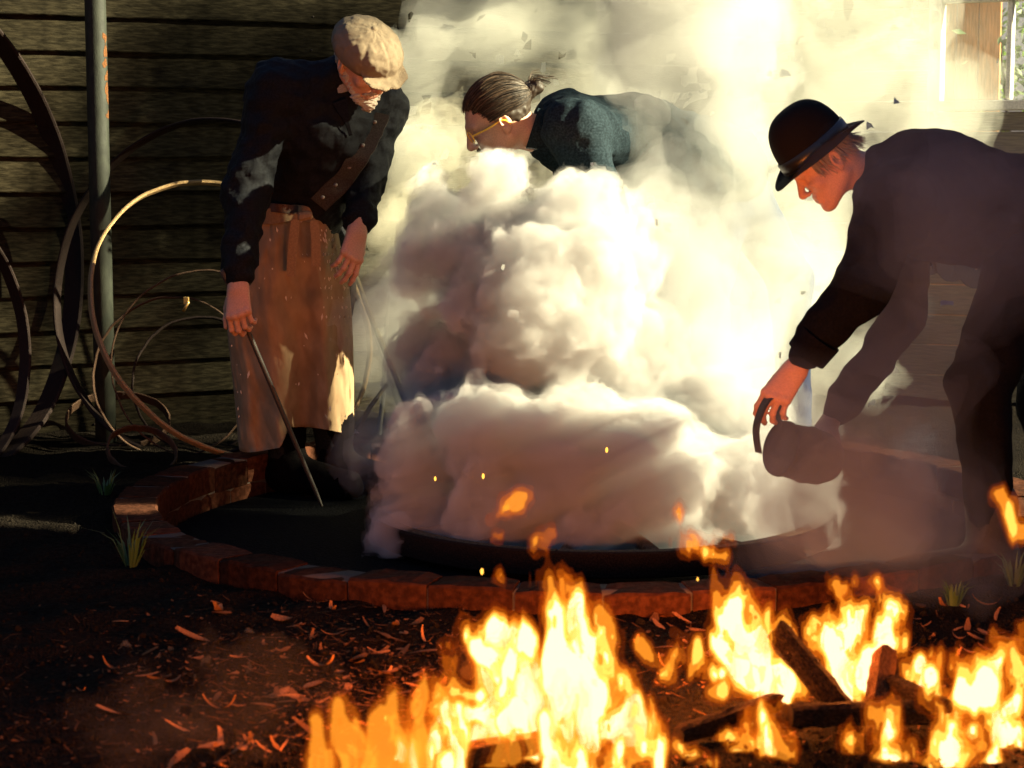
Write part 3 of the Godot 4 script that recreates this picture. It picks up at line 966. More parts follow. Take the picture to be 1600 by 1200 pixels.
	var shirt := surf("grey shirt collar", Color(.16, .15, .14), Color(.3, .28, .26), 0.9, Vector3(9, 9, 9), 0.04, 0.1, 0.1, 114)
	var col := []
	for k in 9:
		var a := -1.9 + k * .48
		col.append(neck.lerp(headc, .16) + hb * Vector3(0, -.03, 0) + (Vector3(1, .25, 0) * sin(a) + Vector3(-.2, -.25, 1).normalized() * cos(a)) * .073)
	part("collar", ribbon(smoothed(col, 3), [.035], Vector3(0, 1, .2), .005, Vector3(.2, .3, 1)), shirt, root)
	var pocket := []
	for q in [[575, 222], [590, 214], [602, 204]]:
		pocket.append(skin_point(jv, q[0], q[1], 6.0) + Vector3(0, 0, .003))
	part("pocket_flap", ribbon(smoothed(pocket), [.035], Vector3(0, 1, 0), .006, Vector3(.3, .3, 1)), cloth, root)
	# trousers and boots
	var trouser := surf("dark trousers", Color(.008, .008, .010), Color(.02, .02, .022), 0.9, Vector3(6, 6, 6), 0.03, 0.1, 0.1, 116)
	var tr := part("trousers", null, trouser, root)
	later(tr, func() -> Array: return flesh(legs, 0.016, 0.002, noise(7.0, 117, 2), .010).nets())
	var leather := surf("black boot leather", Color(.0015, .0012, .001), Color(.004, .003, .003), 0.75, Vector3(8, 8, 8), 0.03, 0.1, 0.1, 118)
	for q in [[anr, Vector3(.30, 0, .18)], [anl, Vector3(.27, 0, .10)]]:
		var bt := part("boot", null, leather, root)
		var a: Vector3 = q[0]; var toe: Vector3 = a + q[1] * .75
		later(bt, func() -> Array:
			var v := Vox.new(a.min(toe) - Vector3(.12, .16, .12), a.max(toe) + Vector3(.12, .3, .12), .011)
			v.cap(Vector3(a.x, .2, a.z), Vector3(a.x, .02, a.z), .068, .058, .02)
			v.cap(Vector3(a.x, .0, a.z) - q[1] * .1, Vector3(toe.x, -.012, toe.z), .052, .045, .04)
			v.cap(Vector3(a.x, .04, a.z), Vector3(toe.x, -.005, toe.z), .05, .038, .05)
			v.cut_below(-.052)
			v.rough(noise(14.0, 119, 2), .005)
			v.close()
			return v.nets())
	apron(root, jv)
	# the cap: eight panels gathered at a button, a stiff peak in front
	var tweed := surf("tweed", Color(.10, .075, .05), Color(.30, .23, .155), 0.95, Vector3(22, 22, 22), 0.08, 0.12, 0.25, 121)
	tweed.metallic_specular = 0.1
	var cap_part := part("cap", null, tweed, root)
	later(cap_part, func() -> Array:
		var v := Vox.new(headc - Vector3(.2, .2, .2), headc + Vector3(.24, .24, .24), .0042)
		var cc := headc + hb * Vector3(0, .066, -.004)
		v.ell(cc, hb, Vector3(.110, .078, .128), .01)
		v.ell(headc + hb * Vector3(0, .060, .040), hb, Vector3(.094, .058, .098), .03)
		v.ell(headc + hb * Vector3(0, .045, -.008), hb, Vector3(.090, .050, .108), .02)
		var tb := hb * Basis(Vector3.RIGHT, .30)
		v.ell(headc + hb * Vector3(0, .036, .118), tb, Vector3(.086, .008, .062), .012)
		var knob := headc + hb * Vector3(0, .145, .012)
		var wr := noise(22.0, 122, 2)
		var i := 0
		for z in v.n.z:
			for y in v.n.y:
				for x in v.n.x:
					var d := v.f[i]
					if absf(d) < .02:
						var q := v.org + Vector3(x, y, z) * v.cell
						var l := hb.transposed() * (q - knob)
						if l.y > -.10:
							var a := atan2(l.x, l.z)
							var rr := Vector2(l.x, l.z).length()
							var seam := absf(fposmod(a * 8.0 / TAU + .5, 1.0) - .5)   # 0 at a seam
							var away := smoothstep(.0, .05, rr)
							d += .0013 * exp(-pow(seam * rr * TAU / 8.0 / .006, 2.0)) * away
							d += .0012 * sin(a * 13.0 + wr.get_noise_3dv(q) * 6.0) * exp(-rr * 18.0) * smoothstep(0.004, .03, rr)
						d += wr.get_noise_3dv(q) * .004
						v.f[i] = d
					i += 1
		v.ell(knob + hb * Vector3(0, .000, 0), hb, Vector3(.010, .006, .010), .003)
		v.cut_below(-9.0)
		v.close()
		return v.nets())
	var grey := surf("grey hair", Color(.22, .18, .14), Color(.50, .43, .35), 0.7, Vector3(30, 8, 30), 0.05, 0.2, 0.15, 123)
	var hair := part("hair", null, grey, root)
	later(hair, func() -> Array:
		var v := Vox.new(headc - Vector3(.16, .16, .16), headc + Vector3(.16, .16, .16), .005)
		v.ell(headc + hb * Vector3(0, .005, -.028), hb, Vector3(.078, .070, .086), .01)
		v.ell(headc + hb * Vector3(0, -.02, .075), hb, Vector3(.12, .11, .085), .01, true)
		v.rough(noise(60.0, 124, 2), .008)
		v.close()
		return v.nets())
	var beard := part("beard", null, surf("white beard", Color(.36, .29, .22), Color(.72, .62, .50), 0.8, Vector3(30, 12, 30), 0.06, 0.2, 0.15, 125), root)
	later(beard, func() -> Array:
		var v := Vox.new(headc - Vector3(.2, .2, .2), headc + Vector3(.2, .2, .2), .004)
		for q in [-1, 1]:
			v.cap(headc + hb * Vector3(.060 * q, -.03, .008), headc + hb * Vector3(.034 * q, -.095, .060), .014, .017, .015)
			v.cap(headc + hb * Vector3(.034 * q, -.095, .060), headc + hb * Vector3(0, -.112, .080), .018, .022, .015)
			v.cap(headc + hb * Vector3(.005 * q, -.052, .098), headc + hb * Vector3(.028 * q, -.066, .084), .008, .007, .008)
		v.rough(noise(70.0, 126, 3), .010, hb.transposed() * Vector3(1, 1, 1), .05)
		v.close()
		return v.nets())
	# the poker
	var iron := surf("poker iron", Color(.025, .021, .019), Color(.07, .06, .052), 0.5, Vector3(9, 9, 9), 0.05, 0.05, 0.1, 127, 0.3)
	var grip := at(366, 466, 6.30); var tip := at(503, 791, 6.45)
	var pk := thing("poker", "long thin iron poker held by the person in the cap, tip on the pit plate", "poker", tip)
	var up := grip + (grip - tip).normalized() * .07 - tip
	part("rod", tube([Vector3.ZERO, up * .06, up * .5, up], [.004, .0075, .0085, .0085], 10), iron, pk)
	part("grip_end", tube([up, up * 1.03, up * 1.04], [.011, .012, .006], 10), iron, pk)

func apron(root: Node, jv: Vox) -> void:
	var leather := surf("tan apron leather", Color(.20, .128, .072), Color(.28, .182, .104), 0.75, Vector3(1.4, 0.8, 1.4), 0.018, 0.08, 0.06, 130)
	var strap_m := surf("apron strap", Color(.20, .12, .062), Color(.26, .16, .085), 0.75, Vector3(6, 6, 6), 0.03, 0.03, 0.1, 131)
	# rows from waist to hem: [y in the photograph, left edge, right edge]
	var rows := [[326, 392, 527], [345, 388, 530], [375, 380, 535], [420, 362, 543], [480, 352, 549], [540, 357, 552], [600, 364, 553], [650, 369, 553], [690, 372, 552], [705, 374, 551]]
	var cols := 72
	var nz := noise(4.0, 132, 3)
	var grid := []
	for r in rows.size() * 4 - 3:
		var i0 := r / 4; var t := (r % 4) / 4.0
		var a: Array = rows[i0]; var b: Array = rows[mini(i0 + 1, rows.size() - 1)]
		var y := lerpf(a[0], b[0], t); var x0 := lerpf(a[1], b[1], t); var x1 := lerpf(a[2], b[2], t)
		var low := clampf((y - 340.0) / 360.0, 0.0, 1.0)
		var line := []
		for c in cols + 1:
			var u := float(c) / cols
			# the cloth wraps a half-round body; it hangs in two panels with a deep fold between them
			var wrap := (u - .5) * PI * .98
			var px := lerpf(x0, x1, .5 + .5 * sin(wrap))
			var depth := 6.74 - .23 * cos(wrap) * (1.0 - low * .15) + .05 * low
			depth += (u - .3) * .10
			var fold := 0.0
			fold += .075 * low * exp(-pow((u - .53 - .05 * (1.0 - low)) / .07, 2.0))           # valley between the panels
			fold -= .050 * low * exp(-pow((u - .41) / .075, 2.0))                                # bright ridge left of it
			fold -= .030 * low * exp(-pow((u - .63 - .10 * low) / .045, 2.0))
			fold += .024 * low * exp(-pow((u - .76) / .05, 2.0))
			fold -= .020 * low * exp(-pow((u - .22) / .07, 2.0))
			fold += .012 * sin(u * 23.0 + 1.0) * low * low
			fold += nz.get_noise_2d(u * 1.6, y * .004) * .022 + nz.get_noise_2d(u * 7.0, y * .012) * .006
			# the knees push out above the shins
			fold -= .03 * exp(-pow((y - 470.0) / 70.0, 2.0)) * (exp(-pow((u - .35) / .12, 2.0)) + .6 * exp(-pow((u - .72) / .1, 2.0)))
			var yy := y
			if y > 640.0:   # the hem: right panel is shorter than the left one
				var cut := 672.0 + 30.0 * (1.0 - smoothstep(.40, .47, u)) + 12.0 * sin(u * 9.0) * .4
				yy = minf(y, cut) if y < 700 else cut
			line.append(at(px, yy, depth + fold))
		grid.append(line)
	var st := SurfaceTool.new(); st.begin(Mesh.PRIMITIVE_TRIANGLES)
	var th := Vector3(0, 0, -.004)
	for r in grid.size() - 1:
		for c in cols:
			var q := [grid[r][c], grid[r][c + 1], grid[r + 1][c + 1], grid[r + 1][c]]
			st.set_smooth_group(0)
			for k in [0, 1, 2, 0, 2, 3]: st.add_vertex(q[k])
			st.set_smooth_group(1)
			for k in [0, 2, 1, 0, 3, 2]: st.add_vertex(q[k] + th)
	st.set_smooth_group(2)
	for r in grid.size() - 1:
		for c in [0, cols]:
			for v in [grid[r][c], grid[r + 1][c], grid[r + 1][c] + th, grid[r][c], grid[r + 1][c] + th, grid[r][c] + th]: st.add_vertex(v)
	var e: Array = grid[grid.size() - 1]
	for c in cols:
		for v in [e[c], e[c + 1], e[c + 1] + th, e[c], e[c + 1] + th, e[c] + th]: st.add_vertex(v)
	st.generate_normals()
	var ap := part("apron", st.commit(), leather, root)
	# scuffs: pale scratches and paint drops standing on the leather
	var pale := plain("scuff", Color(.55, .45, .34), 0.8)
	var pick := func(u: float, r: float, out := .004) -> Vector3:
		var g: Array = grid[clampi(int(r * (grid.size() - 1)), 0, grid.size() - 1)]
		return g[clampi(int(u * cols), 0, cols)] + Vector3(0, 0, out)
	var sc := SurfaceTool.new(); sc.begin(Mesh.PRIMITIVE_TRIANGLES)
	var fr := RandomNumberGenerator.new(); fr.seed = 9
	for k in 120:
		var u: float = clampf(fr.randfn(.80, .10), .05, .97) if k < 84 else fr.randf_range(.1, .9)
		var r: float = fr.randf_range(.10, .50) if k < 84 else fr.randf_range(.12, .8)
		var a: Vector3 = pick.call(u, r, .0025)
		var s := fr.randf_range(.0012, .0042)
		var l := s * fr.randf_range(1.0, 4.0)
		var d := Vector3(fr.randf_range(-.5, .5), 1, 0).normalized()
		var x := Vector3(d.y, -d.x, 0)
		for v in [a - d * l, a + x * s, a + d * l, a - d * l, a + d * l, a - x * s]: sc.add_vertex(v)
	sc.generate_normals()
	tag(part("paint_flecks", sc.commit(), pale, ap), "", "", "", "stuff")
	# waistband, tie ends and the brown belt above
	var wb := []
	for k in 13:
		wb.append(pick.call(k / 12.0, .0, .006) + Vector3(0, -.02 + .006 * sin(k * 1.3), 0))
	part("waistband", ribbon(smoothed(wb, 3), [.055], Vector3(0, 1, 0), .004, Vector3(0, 0, 1)), strap_m, ap)
	var belt := []
	for k in 11:
		belt.append(pick.call(k / 10.0 * .55, .0, .012) + Vector3(-.004, .016 - k * .002, -.006))
	part("belt", ribbon(smoothed(belt, 3), [.030], Vector3(0, 1, 0), .005, Vector3(0, 0, 1)), surf("brown belt", Color(.04, .016, .008), Color(.08, .033, .015), 0.5, Vector3(8, 8, 8), 0.03, 0.1, 0.1, 133), root)
	for s in [[[462, 343], [459, 370], [456, 400], [455, 432], .024], [[491, 345], [493, 370], [494, 395], [494, 416], .024]]:
		var pts := []
		for k in 4:
			var p := at(s[k][0], s[k][1], 6.43 + .01 * k)
			pts.append(p)
		part("tie_end", ribbon(smoothed(pts), [s[4] * 1.0, s[4] * 1.2, s[4] * 1.25, s[4] * 1.3], Vector3(1, 0, 0), .003, Vector3(0, 0, 1)), strap_m, ap)
	part("knot", block(Vector3(.05, .028, .024), .008, .002, 3), strap_m, ap, Transform3D(Basis(Vector3.BACK, .2), at(476, 338, 6.44)))

func bending_person(skin: Material) -> void:
	var root := thing("person", "person with tied back long hair and yellow rimmed glasses stooping behind the smoke", "person", Vector3.ZERO, "people round the smoking pit")
	var s := 1.05
	var c := at(779, 188, 6.3)
	var hb := frame_of(Vector3(-.87, -.48, .03), Vector3(-.47, .84, .22))
	var neck := at(855, 213, 6.36)
	var jacket_m := surf("blue work jacket", Color(.006, .011, .016), Color(.020, .032, .040), 0.85, Vector3(6, 6, 6), 0.03, 0.1, 0.12, 140)
	var shn := at(900, 203, 6.18); var shf := at(880, 188, 6.58)
	var hip := at(1130, 263, 6.85)
	var eln := at(945, 328, 6.15); var wrn := at(905, 438, 6.2)
	var elf := at(900, 328, 6.6); var wrf := at(850, 438, 6.55)
	var kn := at(1110, 438, 6.90); var kn2 := at(1235, 438, 7.12)
	var an := at(1110, 638, 7.0); var an2 := at(1245, 638, 7.2)
	an.y = .05; an2.y = .05
	var mid := neck.lerp(hip, .45) + Vector3(0, .03, 0)
	var torso := [[hip, mid, .15, .15, .06], [mid, neck.lerp(hip, .12), .15, .11, .06], [shn, shf, .085, .085, .06], [neck.lerp(hip, .1), neck, .09, .065, .05], [mid, shn, .12, .085, .05], [mid, shf, .12, .085, .05]]
	var arms := [[shn, eln, .075, .060, .04], [eln, wrn, .060, .043, .03], [shf, elf, .07, .055, .04], [elf, wrf, .055, .04, .03]]
	var legs := [[hip, kn, .12, .075, .05], [kn, an, .075, .055, .03], [hip, kn2, .12, .08, .05], [kn2, an2, .078, .058, .03]]
	later(part("body", null, skin, root), func() -> Array:
		return merged([flesh(torso + arms + legs, .022, -.028).nets(), head(c, hb, s, neck),
			hand(wrn + (wrn - eln).normalized() * .045, wrn - eln, Vector3(0, .4, 1), 1.0, 1.0, [.5, .5, .5, .5]), hand(wrf + (wrf - elf).normalized() * .045, wrf - elf, Vector3(0, .4, 1), -1.0, 1.0, [.5, .5, .5, .5])]))
	later(part("jacket", null, jacket_m, root), func() -> Array: return flesh(torso + arms, .012, .006, noise(6.0, 141, 2), .014, Vector3(1.5, 1, 1), noise(17.0, 142, 2), .006).nets())
	later(part("jeans", null, surf("blue jeans", Color(.010, .020, .05), Color(.025, .045, .10), 0.9, Vector3(8, 8, 8), 0.04, 0.1, 0.12, 143), root), func() -> Array: return flesh(legs, .018, .002, noise(7.0, 144, 2), .010).nets())
	var col := []
	for k in 10:
		var a := -2.4 + k * .53
		var ax := (c - neck).normalized()
		var u := ax.cross(Vector3(0, 0, 1)).normalized()
		col.append(neck.lerp(c, .18) + (u * cos(a) + Vector3(0, 0, 1) * sin(a)) * .078)
	part("collar", ribbon(smoothed(col, 3), [.05], (c - neck).normalized(), .006, Vector3(-.5, .3, 1)), jacket_m, root)
	# hair: combed back over the skull from the brow and gathered in a knot behind
	var brown := surf("brown hair", Color(.008, .005, .003), Color(.035, .021, .011), 0.6, Vector3(20, 20, 20), 0.05, 0.0, 0.1, 145)
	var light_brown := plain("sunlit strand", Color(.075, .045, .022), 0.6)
	var hair := part("hair", null, brown, root)
	later(hair, func() -> Array:
		var v := Vox.new(c - Vector3(.2, .2, .2), c + Vector3(.26, .2, .2), .005)
		v.ell(c + hb * (Vector3(0, .038, -.020) * s), hb, Vector3(.083, .090, .100) * s, .01)
		v.ell(c + hb * (Vector3(0, -.03, .10) * s), hb, Vector3(.12, .105, .085) * s, .012, true)
		v.ell(c + hb * (Vector3(.085, -.035, .02) * s), hb, Vector3(.03, .065, .055) * s, .01, true)
		v.ell(c + hb * (Vector3(-.085, -.035, .02) * s), hb, Vector3(.03, .065, .055) * s, .01, true)
		v.cap(c + hb * (Vector3(0, .03, -.10) * s), c + hb * (Vector3(0, .035, -.150) * s), .024, .026, .03)
		v.rough(noise(26.0, 146, 2), .006)
		v.close()
		return v.nets())
	var st := [SurfaceTool.new(), SurfaceTool.new()]
	for q in st: q.begin(Mesh.PRIMITIVE_TRIANGLES)
	var hr := RandomNumberGenerator.new(); hr.seed = 5
	for k in 900:
		var a := hr.randf_range(-1.5, 1.5)
		var front := hr.randf_range(.2, 1.0)
		var path := []
		var lift := hr.randf_range(.0, .012)
		for j in 9:
			var t := j / 8.0
			# an arc over the skull from the hairline to the knot, at side angle a
			var pol := lerpf(1.25 - absf(a) * .55, -1.15, t) * front + (1.0 - front) * lerpf(.3, -1.15, t)
			var l := Vector3(sin(a) * cos(pol * .8) * .085, cos(a) * cos(pol) * .092 + .036 - absf(sin(a)) * .02, sin(pol) * .103 - .020)
			if t > .7:
				l = l.lerp(Vector3(sin(a) * .028, .03 + cos(a) * .02, -.115), (t - .7) / .3)
			var dirn := (l - Vector3(0, .03, -.02)).normalized()
			l += dirn * (lift + .002) + Vector3(hr.randf_range(-1, 1), hr.randf_range(-1, 1), hr.randf_range(-1, 1)) * .0018
			path.append(c + hb * (l * s))
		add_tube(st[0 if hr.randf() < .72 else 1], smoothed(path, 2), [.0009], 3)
	for k in 34:   # loose ends over the knot
		var p0 := c + hb * (Vector3(hr.randf_range(-.02, .02), .045, -.13) * s)
		var d := Vector3(hr.randf_range(.1, .9), hr.randf_range(.2, 1.0), hr.randf_range(-.6, .6)).normalized()
		var l := hr.randf_range(.03, .085)
		add_tube(st[k % 2], smoothed([p0, p0 + d * l * .5 + Vector3(0, .012, 0), p0 + d * l + Vector3(.02, -.012, 0)], 4), [.0012], 3)
	for q in 2:
		st[q].generate_normals()
		tag(part("strands", st[q].commit(), [brown, light_brown][q], hair), "", "", "", "stuff")
	var stubble := surf("short beard", Color(.035, .02, .012), Color(.10, .06, .04), 0.8, Vector3(40, 40, 40), 0.06, 0.1, 0.1, 147)
	later(part("beard", null, stubble, root), func() -> Array:
		var v := Vox.new(c - Vector3(.2, .2, .2), c + Vector3(.2, .2, .2), .0045)
		for q in [-1, 1]:
			v.cap(c + hb * (Vector3(.060 * q, -.02, -.002) * s), c + hb * (Vector3(.036 * q, -.092, .052) * s), .010, .015, .012)
			v.cap(c + hb * (Vector3(.034 * q, -.095, .056) * s), c + hb * (Vector3(0, -.112, .075) * s), .016, .02, .012)
			v.cap(c + hb * (Vector3(.004 * q, -.052, .098) * s), c + hb * (Vector3(.024 * q, -.064, .086) * s), .006, .005, .008)
		v.rough(noise(80.0, 148, 2), .007)
		v.close()
		return v.nets())
	var yellow := plain("yellow plastic", Color(.80, .42, .03), 0.35)
	var gl := thing("glasses", "thin yellow rimmed glasses worn by the stooping person", "glasses", c)
	for q in [-1, 1]:
		var rim := []
		for k in 22:
			var a := TAU * k / 22
			rim.append(hb * (Vector3(.032 * q + cos(a) * .024, .002 + sin(a) * .018 * (1.0 if sin(a) > 0 else 1.15), .108 - absf(.032 * q + cos(a) * .024) * .22) * s))
		part("rim", tube(rim, [.0018], 6, true), yellow, gl)
		part("temple_arm", tube(smoothed([hb * (Vector3(.057 * q, .008, .096) * s), hb * (Vector3(.080 * q, .010, .04) * s), hb * (Vector3(.084 * q, .012, -.008) * s), hb * (Vector3(.082 * q, -.012, -.025) * s)], 4), [.0032], 6), yellow, gl)
	part("bridge", tube([hb * (Vector3(-.010, .006, .1065) * s), hb * (Vector3(0, .010, .109) * s), hb * (Vector3(.010, .006, .1065) * s)], [.0017], 6), yellow, gl)

func person_in_bowler(skin: Material) -> void:
	var root := thing("person", "person in black bowler hat and dark suit reaching into the smoke at right", "person", Vector3.ZERO, "people round the smoking pit")
	var suit := surf("dark suit cloth", Color(.0018, .002, .003), Color(.0045, .005, .008), 0.95, Vector3(6, 6, 6), 0.03, 0.1, 0.12, 150)
	var c := at(1291, 254, 5.20)
	var hb := frame_of(Vector3(-.76, -.62, .10), Vector3(-.62, .76, .06))
	var neck := at(1372, 272, 5.22)
	var chest := at(1452, 305, 5.22); var hip := at(1640, 345, 5.25)
	var shn := at(1402, 318, 5.04); var shf := at(1412, 320, 5.44)
	var eln := at(1342, 450, 4.96); var wrn := at(1264, 550, 5.00)
	var elf := at(1408, 505, 5.48); var wrf := at(1310, 640, 5.40)
	var hpn := at(1612, 425, 5.14); var kn := at(1532, 592, 5.02); var an := at(1548, 830, 5.10)
	var hpf := at(1665, 425, 5.35); var knf := at(1640, 620, 5.35); var anf := at(1680, 820, 5.45)
	an.y = .10; anf.y = .10
	var torso := [[hip, chest, .165, .170, .08], [chest, neck, .14, .075, .08], [shn, shf, .09, .09, .06], [chest, shn, .16, .10, .06], [chest, shf, .15, .095, .06]]
	var arms := [[shn, eln, .090, .068, .05], [eln, wrn, .066, .046, .03], [shf, elf, .085, .062, .05], [elf, wrf, .062, .045, .03]]
	var legs := [[hip, hpn, .17, .13, .06], [hpn, kn, .125, .085, .05], [kn, an, .085, .062, .04], [hip, hpf, .16, .13, .06], [hpf, knf, .12, .085, .05], [knf, anf, .085, .062, .04]]
	for list in [torso, arms, legs]:
		for b in list:
			b[2] *= .91; b[3] *= .91
	later(part("body", null, skin, root), func() -> Array:
		return merged([flesh(torso + arms + legs, .022, -.028).nets(), head(c, hb, .91, neck),
			hand(wrn + (wrn - eln).normalized() * .06, Vector3(-.55, -.78, .10), Vector3(-.45, .35, .85), 1.0, 1.04, [.55, .6, .65, .7], .35, .5),
			hand(wrf + (wrf - elf).normalized() * .04, wrf - elf, Vector3(-.3, .5, .4), -1.0, .9, [.5, .5, .5, .5])]))
	later(part("jacket", null, suit, root), func() -> Array:
		var v := flesh(torso + arms, .012, .008, noise(5.0, 151, 2), .016, Vector3(1, 1.4, 1), noise(15.0, 152, 2), .007)
		return v.nets())
	var tailor := []
	for k in 12:   # the jacket's hem hanging loose below the belly
		tailor.append(at(1440 + k * 11, 408 + k * 3.2 + 5.0 * sin(k * 1.9), 5.53 + .006 * k))
	part("jacket_hem", ribbon(smoothed(tailor, 3), [.05, .06, .07, .06, .055], Vector3(0, 1, 0), .008, Vector3(0, 0, 1)), suit, root)
	later(part("trousers", null, suit, root), func() -> Array: return flesh(legs, .016, .004, noise(6.0, 153, 2), .018, Vector3(1, .8, 1), noise(13.0, 154, 2), .006).nets())
	var leather := surf("scuffed boot leather", Color(.008, .006, .005), Color(.022, .018, .016), 0.55, Vector3(8, 8, 8), 0.03, 0.1, 0.1, 155)
	for a: Vector3 in [an, anf]:
		later(part("boot", null, leather, root), func() -> Array:
			var toe := a + Vector3(-.20, 0, .06)
			var v := Vox.new(a.min(toe) - Vector3(.12, .14, .12), a.max(toe) + Vector3(.12, .22, .12), .011)
			v.cap(Vector3(a.x, .2, a.z), Vector3(a.x, .06, a.z), .072, .06, .02)
			v.cap(Vector3(a.x + .03, .05, a.z), Vector3(toe.x, .035, toe.z), .05, .042, .04)
			v.cut_below(.03)
			v.close()
			return v.nets())
	var white := plain("white hair strand", Color(.20, .165, .13), 0.7)
	var hs := SurfaceTool.new(); hs.begin(Mesh.PRIMITIVE_TRIANGLES)
	var hr := RandomNumberGenerator.new(); hr.seed = 15
	for k in 260:   # a fringe of white hair from under the hat, round the back of the head
		var a := hr.randf_range(-2.3, 2.3)
		if absf(a) < .05: continue
		var top := Vector3(sin(a) * .080, .040, -cos(a) * .098 - .006)
		var l := hr.randf_range(.035, .075)
		var p0 := top
		var p1 := top * Vector3(1.04, 1, 1.06) + Vector3(0, -l * .6, -.004)
		var p2 := top * Vector3(1.06, 1, 1.14) + Vector3(hr.randf_range(-.01, .01), -l, -.014 + hr.randf_range(-.01, .01))
		add_tube(hs, [c + hb * p0 * .91, c + hb * p1 * .91, c + hb * p2 * .91], [.0014, .0012, .0006], 3)
	hs.generate_normals()
	var hair := part("hair", hs.commit(), white, root)
	tag(hair, "", "", "", "stuff")
	# the bowler: a round crown, a band, a brim curled up at the sides
	var felt := surf("black felt", Color(.004, .003, .003), Color(.009, .007, .007), 0.8, Vector3(12, 12, 12), 0.05, 0.05, 0.2, 156)
	felt.metallic_specular = 0.2
	var hat := Node3D.new(); hat.name = "bowler_hat"; root.add_child(hat)
	hat.transform = Transform3D(hb * Basis().scaled(Vector3.ONE * .91), at(1276, 236, 5.20))
	var crown := []
	for k in 15:
		var t := k / 14.0 * PI / 2
		crown.append(Vector2(.098 * pow(cos(t), .72), .012 + .145 * pow(sin(t), .86)))
	crown[14].x = 0.0
	crown.insert(0, Vector2(.100, -.012)); 
	part("crown", lathe(crown, 48), felt, hat, Transform3D(Basis().scaled(Vector3(.96, 1, 1.16)), Vector3(0, 0, 0)))
	part("hat_band", lathe([Vector2(.1, .0), Vector2(.1025, .002), Vector2(.1015, .036), Vector2(.098, .038)], 48), plain("silk band", Color(.008, .007, .007), 0.35), hat, Transform3D(Basis().scaled(Vector3(.96, 1, 1.16)), Vector3.ZERO))
	var st := SurfaceTool.new(); st.begin(Mesh.PRIMITIVE_TRIANGLES)
	var br := []
	for k in 65:
		var a := TAU * k / 64
		var sd := pow(absf(sin(a)), 2.0)
		var ring := []
		for j in 9:
			var t := j / 8.0
			var w := .048 + .002 * cos(2 * a)
			var q := Vector2(sin(a) * .094, cos(a) * .114)
			var o := Vector2(sin(a), cos(a)) * w * t * (1.0 - .15 * sd)
			ring.append(Vector3(q.x + o.x, -.006 + t * t * .030 * sd - t * .010 * (1.0 - sd), q.y + o.y))
		for j in range(8, -1, -1):
			ring.append(ring[j] + Vector3(0, -.004, 0))
		br.append(ring)
	for k in 64:
		for j in 17:
			st.set_smooth_group(0 if j < 8 else (1 if j > 8 else 2))
			for v in [br[k][j], br[k + 1][j], br[k + 1][j + 1], br[k][j], br[k + 1][j + 1], br[k][j + 1]]: st.add_vertex(v)
	st.generate_normals()
	part("brim", st.commit(), felt, hat)
	# turned-back cuff at the wrist
	part("cuff", tube([wrn - (wrn - eln).normalized() * .05, wrn + (wrn - eln).normalized() * .012], [.060, .056], 20), suit, root)
	# the can held by its bail
	var iron := surf("smoked can iron", Color(.008, .006, .005), Color(.02, .015, .012), 0.7, Vector3(6, 6, 6), 0.04, 0.15, 0.1, 158, 0.6)
	var base := at(1218, 700, 5.02)
	var can := thing("pouring_can", "dark iron pouring can held by its curved bail in the smoke", "can", base)
	var ax := (at(1305, 722, 5.10) - base)
	part("can_body", lathe([Vector2(0, .01), Vector2(.066, .01), Vector2(.074, 0), Vector2(.076, .012), Vector2(.071, .018), Vector2(.075, ax.length() * .45), Vector2(.078, ax.length() * .47), Vector2(.075, ax.length() * .49), Vector2(.072, ax.length() - .05), Vector2(.055, ax.length() - .012), Vector2(.03, ax.length()), Vector2(0, ax.length() + .004)], 32), iron, can, along(Vector3.ZERO, ax, Vector3(0, 0, 1)))
	var bail := []
	for q in [[1187, 708, 4.96], [1183, 672, 4.96], [1192, 640, 4.97], [1205, 622, 5.00], [1217, 632, 5.04], [1218, 665, 5.07], [1214, 700, 5.08]]:
		bail.append(at(q[0], q[1], q[2]) - base)
	part("bail", ribbon(smoothed(bail, 6), [.030], Vector3(.35, 0, 1), .006, Vector3(-1, .2, 0)), iron, can)

# ---------------------------------------------------------------- the fire in front

var burn := []

func fire() -> void:
	for k in 5:
		var m := StandardMaterial3D.new(); m.resource_name = "flame %d" % k
		m.albedo_color = Color(0, 0, 0, [.05, .13, .30, .52, .92][k]); m.transparency = BaseMaterial3D.TRANSPARENCY_ALPHA
		m.roughness = 1.0; m.specular_mode = BaseMaterial3D.SPECULAR_DISABLED
		m.emission_enabled = true
		m.emission = [lin(1, .12, .003), lin(1, .20, .008), lin(1, .34, .024), lin(1, .54, .09), lin(1, .86, .50)][k]
		m.emission_energy_multiplier = [.11, .17, .25, .40, .75][k]
		burn.append(m)
	logs()
	embers()
	flames()
	shavings()
	for l in [[870, 1030, 3.52, .21], [1180, 1000, 3.72, .13], [1350, 1000, 3.78, .13], [1580, 1080, 3.55, .09], [740, 1090, 3.45, .11]]:
		var o := OmniLight3D.new(); o.name = numbered("fire_light"); add_child(o)
		o.position = at(l[0], l[1], l[2]); o.light_energy = l[3]; o.light_color = Color(1.0, 0.52, 0.19)
		o.light_size = 0.09; o.omni_range = 14.0; o.omni_attenuation = 2.0; o.shadow_enabled = true

